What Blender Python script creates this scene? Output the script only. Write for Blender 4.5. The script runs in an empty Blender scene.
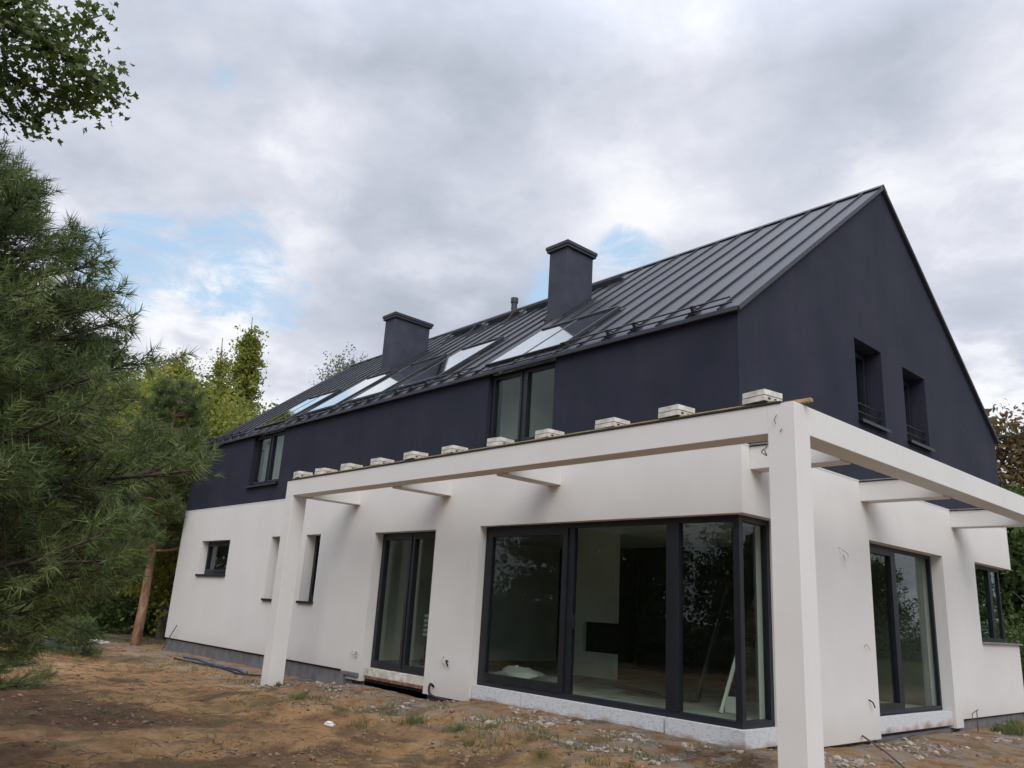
import bpy, math, random
import numpy as np
from mathutils import Vector, Matrix

random.seed(7)
RNG = np.random.default_rng(7)
S = bpy.context.scene
COL = S.collection

# ------------------------------------------------------------------ camera
CAM = np.array([5.41, -8.76, 1.174])
yaw, pitch, roll = map(math.radians, (48.332, 15.769, 3.456))
fwd = np.array([-math.sin(yaw) * math.cos(pitch), math.cos(yaw) * math.cos(pitch), math.sin(pitch)])
rt = np.array([math.cos(yaw), math.sin(yaw), 0.0])
up = np.cross(rt, fwd)
r2 = rt * math.cos(roll) + up * math.sin(roll)
u2 = -rt * math.sin(roll) + up * math.cos(roll)
cam = bpy.data.cameras.new('camera')
cam_o = bpy.data.objects.new('camera', cam)
COL.objects.link(cam_o)
M = Matrix.Identity(4)
for i in range(3):
    M[i][0] = r2[i]; M[i][1] = u2[i]; M[i][2] = -fwd[i]; M[i][3] = CAM[i]
cam_o.matrix_world = M
cam.sensor_width = 36
cam.lens = 795.2 / 1024 * 36
cam.clip_end = 2000
S.camera = cam_o

def ray(u, v):
    d = fwd + r2 * (u - 512) / 795.2 - u2 * (v - 384) / 795.2
    return d / np.linalg.norm(d)

# ------------------------------------------------------------------ node helper
def nt_new(mat):
    mat.use_nodes = True
    nt = mat.node_tree
    nt.nodes.clear()
    return nt

def nd(nt, t, ins=None, **kw):
    n = nt.nodes.new(t)
    for k, v in kw.items():
        setattr(n, k, v)
    for k, v in (ins or {}).items():
        if isinstance(v, bpy.types.NodeSocket):
            nt.links.new(v, n.inputs[k])
        else:
            n.inputs[k].default_value = v
    return n

def ramp(nt, fac, stops):
    n = nt.nodes.new('ShaderNodeValToRGB')
    nt.links.new(fac, n.inputs[0])
    e = n.color_ramp.elements
    while len(e) < len(stops):
        e.new(0.5)
    for el, (p, c) in zip(e, stops):
        el.position = p
        el.color = (*c, 1) if len(c) == 3 else c
    return n.outputs[0]

def g3(v):
    return (v, v, v)

# ------------------------------------------------------------------ world
SUN_EL, SUN_AZ = math.radians(42), math.radians(128)   # azimuth clockwise from +Y
w = bpy.data.worlds.new('World')
S.world = w
w.use_nodes = True
nt = w.node_tree
nt.nodes.clear()
sky = nd(nt, 'ShaderNodeTexSky', sky_type='NISHITA', sun_disc=False, sun_elevation=SUN_EL, sun_rotation=SUN_AZ)
bg1 = nd(nt, 'ShaderNodeBackground', {'Color': sky.outputs[0], 'Strength': 0.115})
tc = nd(nt, 'ShaderNodeTexCoord')
D = nd(nt, 'ShaderNodeVectorMath', {0: tc.outputs['Generated']}, operation='NORMALIZE').outputs[0]
sep = nd(nt, 'ShaderNodeSeparateXYZ', {0: D})
zc = nd(nt, 'ShaderNodeMath', {0: sep.outputs[2], 1: 0.22}, operation='ADD').outputs[0]
zc = nd(nt, 'ShaderNodeMath', {0: zc, 1: 0.12}, operation='MAXIMUM').outputs[0]
inv = nd(nt, 'ShaderNodeMath', {0: 1.0, 1: zc}, operation='DIVIDE').outputs[0]
P = nd(nt, 'ShaderNodeVectorMath', {0: D, 'Scale': inv}, operation='SCALE').outputs[0]
n1 = nd(nt, 'ShaderNodeTexNoise', {'Vector': P, 'Scale': 1.35, 'Detail': 7, 'Roughness': 0.52, 'Distortion': 0.25})
n2 = nd(nt, 'ShaderNodeTexNoise', {'Vector': P, 'Scale': 3.6, 'Detail': 8, 'Roughness': 0.55, 'Distortion': 0.1})
n3 = nd(nt, 'ShaderNodeTexNoise', {'Vector': P, 'Scale': 8.5, 'Detail': 10, 'Roughness': 0.66, 'Distortion': 0.35})
mixn = nd(nt, 'ShaderNodeMath', {0: n1.outputs[0], 1: 0.62}, operation='MULTIPLY').outputs[0]
mixn = nd(nt, 'ShaderNodeMath', {0: n3.outputs[0], 1: 0.17, 2: mixn}, operation='MULTIPLY_ADD').outputs[0]
mixn = nd(nt, 'ShaderNodeMath', {0: mixn, 1: 0.055}, operation='SUBTRACT').outputs[0]
mixn = nd(nt, 'ShaderNodeMath', {0: n2.outputs[0], 1: 0.32, 2: mixn}, operation='MULTIPLY_ADD').outputs[0]
def lobe(dv, inner, outer, amp=0.045):
    """soft lobe about a sky direction, its edge broken by cloud noise"""
    dot = nd(nt, 'ShaderNodeVectorMath', {0: D, 1: tuple(dv)}, operation='DOT_PRODUCT').outputs['Value']
    off = nd(nt, 'ShaderNodeMath', {0: n2.outputs[0], 1: 0.5}, operation='SUBTRACT').outputs[0]
    dd = nd(nt, 'ShaderNodeMath', {0: off, 1: amp, 2: dot}, operation='MULTIPLY_ADD').outputs[0]
    m = nd(nt, 'ShaderNodeMapRange', {'Value': dd, 'From Min': math.cos(math.radians(outer)), 'From Max': math.cos(math.radians(inner))}, interpolation_type='SMOOTHSTEP')
    return m.outputs[0]
# cloud brightness: base value pushed up / down in a few broad regions of the sky
val = mixn
for (u, v, a, b, amt) in [(400, 60, 4, 22, -0.05), (860, 60, 3, 16, -0.04), (330, 340, 2, 12, 0.09), (120, 330, 2, 10, 0.09), (730, 165, 2, 14, 0.06),
                          (540, 215, 1, 11, 0.02), (440, 270, 2, 12, -0.09), (930, 120, 3, 14, -0.01), (860, 130, 1, 9, -0.07), (985, 330, 2, 10, -0.07),
                          (1000, 415, 1, 7, 0.12), (190, 120, 3, 14, 0.05), (1010, 130, 2, 9, 0.08), (400, 170, 2, 9, 0.04)]:
    val = nd(nt, 'ShaderNodeMath', {0: lobe(ray(u, v), a, b), 1: amt, 2: val}, operation='MULTIPLY_ADD').outputs[0]
cloud = ramp(nt, val, [(0.36, (0.385, 0.42, 0.49)), (0.46, (0.475, 0.505, 0.59)), (0.55, (0.585, 0.605, 0.68)), (0.67, (0.79, 0.80, 0.84))])
zb = nd(nt, 'ShaderNodeMapRange', {'Value': sep.outputs[2], 'From Min': 0.60, 'From Max': 0.95, 'To Min': 1.0, 'To Max': 2.9}).outputs[0]
bg2 = nd(nt, 'ShaderNodeBackground', {'Color': cloud, 'Strength': zb})
mask = None
for (u, v, a, b, k) in [(136, 258, 0, 5.6, 1), (225, 266, 0, 5.8, 1), (272, 298, 0, 4.0, .8), (624, 264, 0, 4.1, .85), (552, 292, 0, 3.4, 1),
                        (165, 35, 0, 6, .4)]:
    m = lobe(ray(u, v), a, b, 0.0)
    m = nd(nt, 'ShaderNodeMath', {0: m, 1: k}, operation='MULTIPLY').outputs[0]
    mask = m if mask is None else nd(nt, 'ShaderNodeMath', {0: mask, 1: m}, operation='MAXIMUM').outputs[0]
n4 = nd(nt, 'ShaderNodeTexNoise', {'Vector': P, 'Scale': 5.0, 'Detail': 11, 'Roughness': 0.68, 'Distortion': 0.6})
jag = nd(nt, 'ShaderNodeMath', {0: n4.outputs[0], 1: 2.8, 2: -1.4}, operation='MULTIPLY_ADD').outputs[0]
mask = nd(nt, 'ShaderNodeMath', {0: mask, 1: jag}, operation='ADD').outputs[0]
mask = nd(nt, 'ShaderNodeMapRange', {'Value': mask, 'From Min': 0.40, 'From Max': 1.15, 'To Min': 0, 'To Max': .92}, interpolation_type='SMOOTHSTEP').outputs[0]
bluebg = nd(nt, 'ShaderNodeBackground', {'Color': (0.44, 0.63, 0.82, 1), 'Strength': 1.0})
blue = nd(nt, 'ShaderNodeMixShader', {0: 0.72, 1: bg1.outputs[0], 2: bluebg.outputs[0]})
mx = nd(nt, 'ShaderNodeMixShader', {0: mask, 1: bg2.outputs[0], 2: blue.outputs[0]})
nd(nt, 'ShaderNodeOutputWorld', {0: mx.outputs[0]})

sun = bpy.data.lights.new('sun', 'SUN')
sun.energy = 1.5
sun.angle = math.radians(42)
sun.color = (1.0, 0.965, 0.90)
sun_o = bpy.data.objects.new('sun', sun)
COL.objects.link(sun_o)
sd = Vector((math.sin(SUN_AZ) * math.cos(SUN_EL), math.cos(SUN_AZ) * math.cos(SUN_EL), math.sin(SUN_EL)))
sun_o.rotation_euler = sd.to_track_quat('Z', 'Y').to_euler()
sun_o.location = sd * 60
vs_ = S.view_settings
vs_.view_transform = 'Standard'; vs_.look = 'None'; vs_.gamma = 1; vs_.use_curve_mapping = False
vs_.exposure = 0.30
S.cycles.use_denoising = True
S.cycles.max_bounces = 8
S.cycles.transparent_max_bounces = 16

# ------------------------------------------------------------------ materials
def principled(nt, **ins):
    b = nd(nt, 'ShaderNodeBsdfPrincipled', {k.replace('_', ' '): v for k, v in ins.items()})
    nd(nt, 'ShaderNodeOutputMaterial', {0: b.outputs[0]})
    return b

def mat_noise(name, c1, c2, scale=3.0, rough=0.8, bump=0.0, bscale=200.0, detail=5, stretch=(1, 1, 1), metallic=0.0, lo=0.35, hi=0.65, spec=0.5, bdist=0.01):
    m = bpy.data.materials.new(name)
    nt = nt_new(m)
    tc = nd(nt, 'ShaderNodeTexCoord')
    mp = nd(nt, 'ShaderNodeMapping', {0: tc.outputs['Object'], 'Scale': stretch})
    n = nd(nt, 'ShaderNodeTexNoise', {'Vector': mp.outputs[0], 'Scale': scale, 'Detail': detail})
    c = ramp(nt, n.outputs[0], [(lo, c1), (hi, c2)])
    ins = dict(Base_Color=c, Roughness=rough, Metallic=metallic)
    b = principled(nt, **ins)
    b.inputs['Specular IOR Level'].default_value = spec
    if bump:
        nb = nd(nt, 'ShaderNodeTexNoise', {'Vector': mp.outputs[0], 'Scale': bscale, 'Detail': 3})
        bn = nd(nt, 'ShaderNodeBump', {'Height': nb.outputs[0], 'Strength': bump, 'Distance': bdist})
        nt.links.new(bn.outputs[0], b.inputs['Normal'])
    return m

def mat_plaster(name, c1, c2, streak, rough=0.92, bump=0.35, sk=.12, splash=.38):
    """mineral render: fine grain, faint trowel clouds, faint vertical streaks"""
    m = bpy.data.materials.new(name)
    nt = nt_new(m)
    tc = nd(nt, 'ShaderNodeTexCoord').outputs['Object']
    n = nd(nt, 'ShaderNodeTexNoise', {'Vector': tc, 'Scale': 0.9, 'Detail': 6, 'Roughness': .6})
    c = ramp(nt, n.outputs[0], [(0.3, c1), (0.7, c2)])
    mp = nd(nt, 'ShaderNodeMapping', {0: tc, 'Scale': (5.0, 5.0, 0.35)})
    s = nd(nt, 'ShaderNodeTexNoise', {'Vector': mp.outputs[0], 'Scale': 1.0, 'Detail': 5})
    sf = nd(nt, 'ShaderNodeMapRange', {'Value': s.outputs[0], 'From Min': .5, 'From Max': .8, 'To Min': 0, 'To Max': sk}).outputs[0]
    mc = nd(nt, 'ShaderNodeMix', {0: sf, 6: c, 7: (*streak, 1)}, data_type='RGBA')
    # damp splash zone, uneven, above the ground
    sp = nd(nt, 'ShaderNodeSeparateXYZ', {0: tc})
    h = nd(nt, 'ShaderNodeMath', {0: n.outputs[0], 1: -0.9, 2: sp.outputs[2]}, operation='MULTIPLY_ADD').outputs[0]
    hf = nd(nt, 'ShaderNodeMapRange', {'Value': h, 'From Min': -0.78, 'From Max': -0.30, 'To Min': splash, 'To Max': 0}).outputs[0]
    mc2 = nd(nt, 'ShaderNodeMix', {0: hf, 6: mc.outputs[2], 7: (streak[0] * .75, streak[1] * .68, streak[2] * .6, 1)}, data_type='RGBA')
    b = principled(nt, Base_Color=mc2.outputs[2], Roughness=rough)
    b.inputs['Specular IOR Level'].default_value = 0.25
    nb = nd(nt, 'ShaderNodeTexNoise', {'Vector': tc, 'Scale': 160.0, 'Detail': 3})
    nb2 = nd(nt, 'ShaderNodeTexNoise', {'Vector': tc, 'Scale': 2.2, 'Detail': 3})
    hh = nd(nt, 'ShaderNodeMath', {0: nb2.outputs[0], 1: 1.2, 2: nb.outputs[0]}, operation='MULTIPLY_ADD').outputs[0]
    bn = nd(nt, 'ShaderNodeBump', {'Height': hh, 'Strength': bump, 'Distance': 0.006})
    nt.links.new(bn.outputs[0], b.inputs['Normal'])
    return m

MT = {}
MT['white'] = mat_plaster('white_plaster', (0.695, 0.685, 0.672), (0.745, 0.735, 0.722), (0.60, 0.585, 0.565))
MT['dark'] = mat_plaster('dark_plaster', (0.017, 0.020, 0.036), (0.030, 0.032, 0.051), (0.044, 0.045, 0.060), rough=.8, bump=.9, sk=.28)
MT['plinth'] = mat_noise('plinth_grey', (0.13, 0.13, 0.14), (0.19, 0.19, 0.2), 4, .85, .3, 60)
MT['black'] = mat_noise('black_bitumen', (0.012, 0.012, 0.014), (0.022, 0.021, 0.02), 8, .7)
MT['frame'] = mat_noise('anthracite_frame', (0.008, 0.0105, 0.016), (0.012, 0.0145, 0.021), 5, .42)
MT['roof'] = mat_noise('roof_sheet', (0.027, 0.029, 0.038), (0.040, 0.042, 0.053), 1.3, .43, .12, 1.6, metallic=.15, bdist=.03)
MT['seam'] = mat_noise('roof_seam', (0.026, 0.028, 0.036), (0.036, 0.038, 0.046), 2, .5)
MT['chimney'] = mat_noise('chimney_render', (0.034, 0.038, 0.060), (0.050, 0.054, 0.078), 3, .8, .3, 80)
MT['ledge'] = mat_noise('grey_flashing', (0.20, 0.20, 0.20), (0.28, 0.275, 0.27), 6, .5)
MT['timber'] = mat_noise('raw_timber', (0.30, 0.21, 0.09), (0.46, 0.35, 0.18), 14, .8, .2, 90, stretch=(.4, 4, 4))
MT['fibre'] = mat_noise('white_slab', (0.44, 0.41, 0.35), (0.74, 0.72, 0.67), 7, .85, .3, 80)
MT['hole'] = mat_noise('dark_hole', (0.03, 0.025, 0.02), (0.06, 0.05, 0.04), 9, .95)
MT['inwall'] = mat_noise('raw_inner_plaster', (0.52, 0.53, 0.50), (0.62, 0.62, 0.59), 1.6, .95, .2, 60)
MT['indim'] = mat_noise('dimmed_interior', (0.05, 0.052, 0.05), (0.085, 0.085, 0.08), 2, .9)  # dimness of the deep room put into the partition colour
MT['infloor'] = mat_noise('dusty_screed', (0.20, 0.20, 0.18), (0.34, 0.33, 0.30), 2.4, .9, .3, 40)
MT['inwhite'] = mat_noise('white_board', (0.62, 0.63, 0.60), (0.7, 0.7, 0.67), 3, .9)
MT['brick'] = mat_noise('red_brick', (0.13, 0.065, 0.045), (0.30, 0.15, 0.10), 12, .9, .4, 60)
MT['rust'] = mat_noise('rusty_steel', (0.09, 0.045, 0.028), (0.17, 0.085, 0.05), 30, .8)
MT['steel'] = mat_noise('grey_steel', (0.16, 0.15, 0.15), (0.25, 0.24, 0.23), 20, .5, metallic=.6)
MT['bluepipe'] = mat_noise('blue_grey_pipe', (0.07, 0.085, 0.12), (0.12, 0.14, 0.19), 8, .6)
MT['tarp'] = mat_noise('black_plastic_sheet', (0.012, 0.014, 0.02), (0.035, 0.04, 0.055), 6, .35, .5, 12, bdist=.03)
MT['bark_pine'] = mat_noise('pine_bark_dark', (0.035, 0.026, 0.02), (0.09, 0.07, 0.055), 18, .95, .8, 30, stretch=(1, 1, .25), bdist=.02)
MT['bark_orange'] = mat_noise('pine_bark_orange', (0.20, 0.11, 0.065), (0.42, 0.26, 0.17), 9, .95, .8, 20, stretch=(1, 1, .3), bdist=.02)
MT['bark_grey'] = mat_noise('grey_bark', (0.09, 0.085, 0.075), (0.2, 0.19, 0.17), 10, .95, .6, 20, stretch=(1, 1, .3), bdist=.02)
MT['stone'] = mat_noise('rubble_stone', (0.17, 0.135, 0.11), (0.40, 0.35, 0.30), 7, .9, .3, 60)
MT['earth'] = mat_noise('earth_crumb', (0.11, 0.07, 0.042), (0.25, 0.165, 0.10), 9, .97, .4, 60)
MT['litter'] = mat_noise('white_litter', (0.62, 0.62, 0.62), (0.75, 0.75, 0.74), 7, .8)
MT['cable'] = mat_noise('pale_cable', (0.45, 0.42, 0.36), (0.6, 0.57, 0.5), 7, .6)
MT['dirtwood'] = mat_noise('weathered_wood', (0.07, 0.052, 0.04), (0.17, 0.13, 0.10), 9, .95, .5, 60, stretch=(.4, 4, 4))
MT['carpaint'] = mat_noise('silver_paint', (0.5, 0.53, 0.58), (0.56, 0.59, 0.64), 2, .3, metallic=.2)
MT['rubber'] = mat_noise('tyre_rubber', (0.02, 0.02, 0.02), (0.03, 0.03, 0.03), 9, .8)
MT['roofglassframe'] = MT['seam']

# foil-faced insulation under the windows: white with rows of faint blue print-like marks and earth splashes
m = MT['roof']
nt = m.node_tree
pb = [n for n in nt.nodes if n.type == 'BSDF_PRINCIPLED'][0]
tcr = nd(nt, 'ShaderNodeTexCoord').outputs['Object']
sr = nd(nt, 'ShaderNodeSeparateXYZ', {0: tcr})
pan = nd(nt, 'ShaderNodeMath', {0: sr.outputs[0], 1: .30}, operation='ADD').outputs[0]
pan = nd(nt, 'ShaderNodeMath', {0: pan, 1: .52}, operation='DIVIDE').outputs[0]
pan = nd(nt, 'ShaderNodeMath', {0: pan}, operation='FLOOR').outputs[0]
wn = nd(nt, 'ShaderNodeTexWhiteNoise', {'W': pan}, noise_dimensions='1D').outputs['Value']
rr_ = nd(nt, 'ShaderNodeMapRange', {'Value': wn, 'To Min': .38, 'To Max': .50}).outputs[0]
nt.links.new(rr_, pb.inputs['Roughness'])
vm_ = nd(nt, 'ShaderNodeMapRange', {'Value': wn, 'To Min': .85, 'To Max': 1.2}).outputs[0]
old = pb.inputs['Base Color'].links[0].from_socket
sc_ = nd(nt, 'ShaderNodeVectorMath', {0: old, 'Scale': vm_}, operation='SCALE').outputs[0]
nt.links.new(sc_, pb.inputs['Base Color'])
m = bpy.data.materials.new('foil_insulation')
nt = nt_new(m)
tco = nd(nt, 'ShaderNodeTexCoord').outputs['Object']
mp = nd(nt, 'ShaderNodeMapping', {0: tco, 'Scale': (26, 26, 60)})
vo = nd(nt, 'ShaderNodeTexNoise', {'Vector': mp.outputs[0], 'Scale': 1.0, 'Detail': 1})
cc = ramp(nt, vo.outputs[0], [(0.52, (0.66, 0.67, 0.69)), (0.70, (0.46, 0.50, 0.59))])
n = nd(nt, 'ShaderNodeTexNoise', {'Vector': tco, 'Scale': 3.5, 'Detail': 6})
sp = nd(nt, 'ShaderNodeSeparateXYZ', {0: tco})
h = nd(nt, 'ShaderNodeMath', {0: n.outputs[0], 1: -0.32, 2: sp.outputs[2]}, operation='MULTIPLY_ADD').outputs[0]
hf = nd(nt, 'ShaderNodeMapRange', {'Value': h, 'From Min': -0.44, 'From Max': -0.34, 'To Min': 0.8, 'To Max': 0}).outputs[0]
mc = nd(nt, 'ShaderNodeMix', {0: hf, 6: cc, 7: (0.30, 0.155, 0.085, 1)}, data_type='RGBA')
principled(nt, Base_Color=mc.outputs[2], Roughness=.6)
MT['foil'] = m

def mat_glass(name, tint, boost=1.6, ior=1.5):
    m = bpy.data.materials.new(name)
    nt = nt_new(m)
    geo = nd(nt, 'ShaderNodeNewGeometry')
    dt = nd(nt, 'ShaderNodeVectorMath', {0: geo.outputs['Normal'], 1: geo.outputs['Incoming']}, operation='DOT_PRODUCT').outputs['Value']
    dt = nd(nt, 'ShaderNodeMath', {0: dt}, operation='ABSOLUTE').outputs[0]
    om = nd(nt, 'ShaderNodeMath', {0: 1.0, 1: dt}, operation='SUBTRACT').outputs[0]
    p5 = nd(nt, 'ShaderNodeMath', {0: om, 1: 5.0}, operation='POWER').outputs[0]
    fr = nd(nt, 'ShaderNodeMath', {0: p5, 1: 0.96, 2: 0.04}, operation='MULTIPLY_ADD').outputs[0]
    f = nd(nt, 'ShaderNodeMath', {0: fr, 1: boost}, operation='MULTIPLY', use_clamp=True).outputs[0]
    t = nd(nt, 'ShaderNodeBsdfTransparent', {0: (*tint, 1)})
    g = nd(nt, 'ShaderNodeBsdfGlossy', {'Color': (.93, .97, .95, 1), 'Roughness': 0.05 if boost > 2 else 0.004})
    mx = nd(nt, 'ShaderNodeMixShader', {0: f, 1: t.outputs[0], 2: g.outputs[0]})
    nd(nt, 'ShaderNodeOutputMaterial', {0: mx.outputs[0]})
    return m
MT['glass'] = mat_glass('window_glass', (0.90, 0.95, 0.92), .7)
MT['skyglass'] = mat_glass('skylight_glass', (0.82, 0.87, 0.85), 7.0)

def mat_leaf(name, cols, trans=0.35, rough=0.55, nscale=0.5):
    """cols: list of colours spread leaf by leaf; a slow noise drifts the mix through the crown"""
    m = bpy.data.materials.new(name)
    nt = nt_new(m)
    geo = nd(nt, 'ShaderNodeNewGeometry')
    tcl = nd(nt, 'ShaderNodeTexCoord').outputs['Object']
    n = nd(nt, 'ShaderNodeTexNoise', {'Vector': tcl, 'Scale': nscale, 'Detail': 3})
    a = nd(nt, 'ShaderNodeMath', {0: n.outputs[0], 1: 1.5, 2: -0.5}, operation='MULTIPLY_ADD').outputs[0]
    f = nd(nt, 'ShaderNodeMath', {0: geo.outputs['Random Per Island'], 1: 0.55, 2: a}, operation='MULTIPLY_ADD', use_clamp=True).outputs[0]
    k = len(cols)
    c = ramp(nt, f, [(0.05 + 0.9 * i / (k - 1), cc) for i, cc in enumerate(cols)])
    b = nd(nt, 'ShaderNodeBsdfPrincipled', {'Base Color': c, 'Roughness': rough})
    b.inputs['Specular IOR Level'].default_value = 0.3
    t = nd(nt, 'ShaderNodeBsdfTranslucent', {0: c})
    mx = nd(nt, 'ShaderNodeMixShader', {0: trans, 1: b.outputs[0], 2: t.outputs[0]})
    nd(nt, 'ShaderNodeOutputMaterial', {0: mx.outputs[0]})
    return m
MT['needles'] = mat_leaf('pine_needles', [(0.045, 0.072, 0.030), (0.110, 0.160, 0.056), (0.25, 0.29, 0.105)], .3, nscale=2.2)
MT['needles_far'] = mat_leaf('distant_conifer_needles', [(0.022, 0.042, 0.022), (0.035, 0.06, 0.03), (0.06, 0.08, 0.035)], .3)
MT['leaf_maple'] = mat_leaf('maple_leaves', [(0.035, 0.065, 0.018), (0.075, 0.12, 0.03), (0.14, 0.18, 0.05)], .4)
MT['leaf_birch'] = mat_leaf('birch_leaves', [(0.13, 0.18, 0.04), (0.25, 0.28, 0.055), (0.40, 0.36, 0.065)], .45)
MT['leaf_green'] = mat_leaf('green_leaves', [(0.045, 0.075, 0.022), (0.08, 0.12, 0.035), (0.14, 0.16, 0.05)], .35)
MT['leaf_pale'] = mat_leaf('pale_leaves', [(0.15, 0.17, 0.11), (0.24, 0.25, 0.17)], .4)
MT['leaf_autumn'] = mat_leaf('autumn_leaves', [(0.06, 0.065, 0.03), (0.12, 0.10, 0.04), (0.20, 0.12, 0.055), (0.22, 0.17, 0.06)], .35, nscale=1.1)
MT['grass'] = mat_leaf('grass_blades', [(0.07, 0.10, 0.03), (0.12, 0.15, 0.05), (0.24, 0.21, 0.10)], .3, nscale=.6)
MT['weed'] = mat_leaf('weed_leaves', [(0.06, 0.10, 0.035), (0.11, 0.16, 0.05)], .3, nscale=2)

# ------------------------------------------------------------------ mesh helpers
class MB:
    def __init__(s):
        s.v = []; s.f = []; s.m = []
    def quad(s, pts, mi=0):
        b = len(s.v)
        s.v += [tuple(map(float, p)) for p in pts]
        s.f.append(tuple(range(b, b + len(pts)))); s.m.append(mi)
    def box(s, x0, x1, y0, y1, z0, z1, mi=0):
        b = len(s.v)
        s.v += [(x, y, z) for z in (z0, z1) for x, y in ((x0, y0), (x1, y0), (x1, y1), (x0, y1))]
        for q in ((3, 2, 1, 0), (4, 5, 6, 7), (0, 1, 5, 4), (1, 2, 6, 5), (2, 3, 7, 6), (3, 0, 4, 7)):
            s.f.append(tuple(b + i for i in q)); s.m.append(mi)
        return s
    def obox(s, c, ax, ay, az, mi=0):
        """oriented box: centre and three half-axis vectors"""
        c, ax, ay, az = map(np.array, (c, ax, ay, az))
        b = len(s.v)
        for k in (-1, 1):
            for i, j in ((-1, -1), (1, -1), (1, 1), (-1, 1)):
                s.v.append(tuple(c + ax * i + ay * j + az * k))
        for q in ((3, 2, 1, 0), (4, 5, 6, 7), (0, 1, 5, 4), (1, 2, 6, 5), (2, 3, 7, 6), (3, 0, 4, 7)):
            s.f.append(tuple(b + i for i in q)); s.m.append(mi)
        return s
    def bar(s, p, q, w, h, mi=0, upv=(0, 0, 1)):
        p, q = np.array(p, float), np.array(q, float)
        d = q - p; L = np.linalg.norm(d); d /= L
        u = np.array(upv, float); sd_ = np.cross(d, u)
        if np.linalg.norm(sd_) < 1e-4:
            u = np.array((0, 1., 0)); sd_ = np.cross(d, u)
        sd_ /= np.linalg.norm(sd_); u = np.cross(sd_, d)
        return s.obox((p + q) / 2, d * L / 2, sd_ * w / 2, u * h / 2, mi)
    def tube(s, pts, rad, n=8, mi=0, caps=True):
        pts = [np.array(p, float) for p in pts]
        if not hasattr(rad, '__len__'):
            rad = [rad] * len(pts)
        rings = []
        for i, p in enumerate(pts):
            d = pts[min(i + 1, len(pts) - 1)] - pts[max(i - 1, 0)]
            d /= (np.linalg.norm(d) + 1e-9)
            a = np.array((0, 0, 1.)) if abs(d[2]) < .9 else np.array((1., 0, 0))
            e1 = np.cross(d, a); e1 /= np.linalg.norm(e1); e2 = np.cross(d, e1)
            b = len(s.v)
            for k in range(n):
                t = 2 * math.pi * k / n
                s.v.append(tuple(p + (e1 * math.cos(t) + e2 * math.sin(t)) * rad[i]))
            rings.append(b)
        for a, b in zip(rings, rings[1:]):
            for k in range(n):
                s.f.append((a + k, a + (k + 1) % n, b + (k + 1) % n, b + k)); s.m.append(mi)
        if caps:
            s.f.append(tuple(rings[0] + k for k in range(n))[::-1]); s.m.append(mi)
            s.f.append(tuple(rings[-1] + k for k in range(n))); s.m.append(mi)
        return s
    def build(s, name, mats, parent=None, bevel=0.0, smooth=False):
        me = bpy.data.meshes.new(name)
        me.from_pydata(s.v, [], s.f)
        if not isinstance(mats, (list, tuple)):
            mats = [mats]
        for m_ in mats:
            me.materials.append(MT[m_] if isinstance(m_, str) else m_)
        me.polygons.foreach_set('material_index', s.m)
        if smooth:
            me.polygons.foreach_set('use_smooth', [True] * len(s.f))
        me.update()
        o = bpy.data.objects.new(name, me)
        COL.objects.link(o)
        if parent is not None:
            o.parent = parent
        if bevel:
            bv = o.modifiers.new('bevel', 'BEVEL'); bv.width = bevel; bv.segments = 2; bv.limit_method = 'ANGLE'
        return o

def tag(o, label=None, cat=None, group=None, kind=None):
    if label: o['label'] = label
    if cat: o['category'] = cat
    if group: o['group'] = group
    if kind: o['kind'] = kind
    return o

def empty(name, loc=(0, 0, 0), **kw):
    o = bpy.data.objects.new(name, None)
    o.location = loc
    o.empty_display_size = 0.2
    COL.objects.link(o)
    return tag(o, **kw)

def copy_tree(o, parent=None):
    c = o.copy(); COL.objects.link(c)
    if parent is not None:
        c.parent = parent
    for ch in list(o.children):
        copy_tree(ch, c)
    return c

def grid(mb, us, vs, holes, fo, fi, mi=0, reveal=True):
    """a slab with rectangular holes: outer sheet fo(u,v), inner sheet fi(u,v), reveals round holes and rim"""
    us = sorted(set([round(u, 4) for u in us] + [round(h_[k], 4) for h_ in holes for k in (0, 1) if us[0] < h_[k] < us[-1]]))
    vs = sorted(set([round(v, 4) for v in vs] + [round(h_[k], 4) for h_ in holes for k in (2, 3) if vs[0] < h_[k] < vs[-1]]))
    nu, nv = len(us) - 1, len(vs) - 1
    solid = [[True] * nv for _ in range(nu)]
    for i in range(nu):
        for j in range(nv):
            cu, cv = (us[i] + us[i + 1]) / 2, (vs[j] + vs[j + 1]) / 2
            if any(h_[0] < cu < h_[1] and h_[2] < cv < h_[3] for h_ in holes):
                solid[i][j] = False
    def ok(i, j):
        return 0 <= i < nu and 0 <= j < nv and solid[i][j]
    def addq(p):
        q = [np.array(x, float) for x in p]
        if np.linalg.norm(np.cross(q[2] - q[0], q[3] - q[1])) > 1e-6:
            mb.quad(q, mi)
    for i in range(nu):
        for j in range(nv):
            if not solid[i][j]:
                continue
            a, b, c, d = us[i], us[i + 1], vs[j], vs[j + 1]
            addq([fo(a, c), fo(b, c), fo(b, d), fo(a, d)])
            addq([fi(a, d), fi(b, d), fi(b, c), fi(a, c)])
            if not ok(i - 1, j): addq([fo(a, d), fi(a, d), fi(a, c), fo(a, c)])
            if not ok(i + 1, j): addq([fo(b, c), fi(b, c), fi(b, d), fo(b, d)])
            if not ok(i, j - 1): addq([fo(a, c), fi(a, c), fi(b, c), fo(b, c)])
            if not ok(i, j + 1): addq([fo(b, d), fi(b, d), fi(a, d), fo(a, d)])

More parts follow.
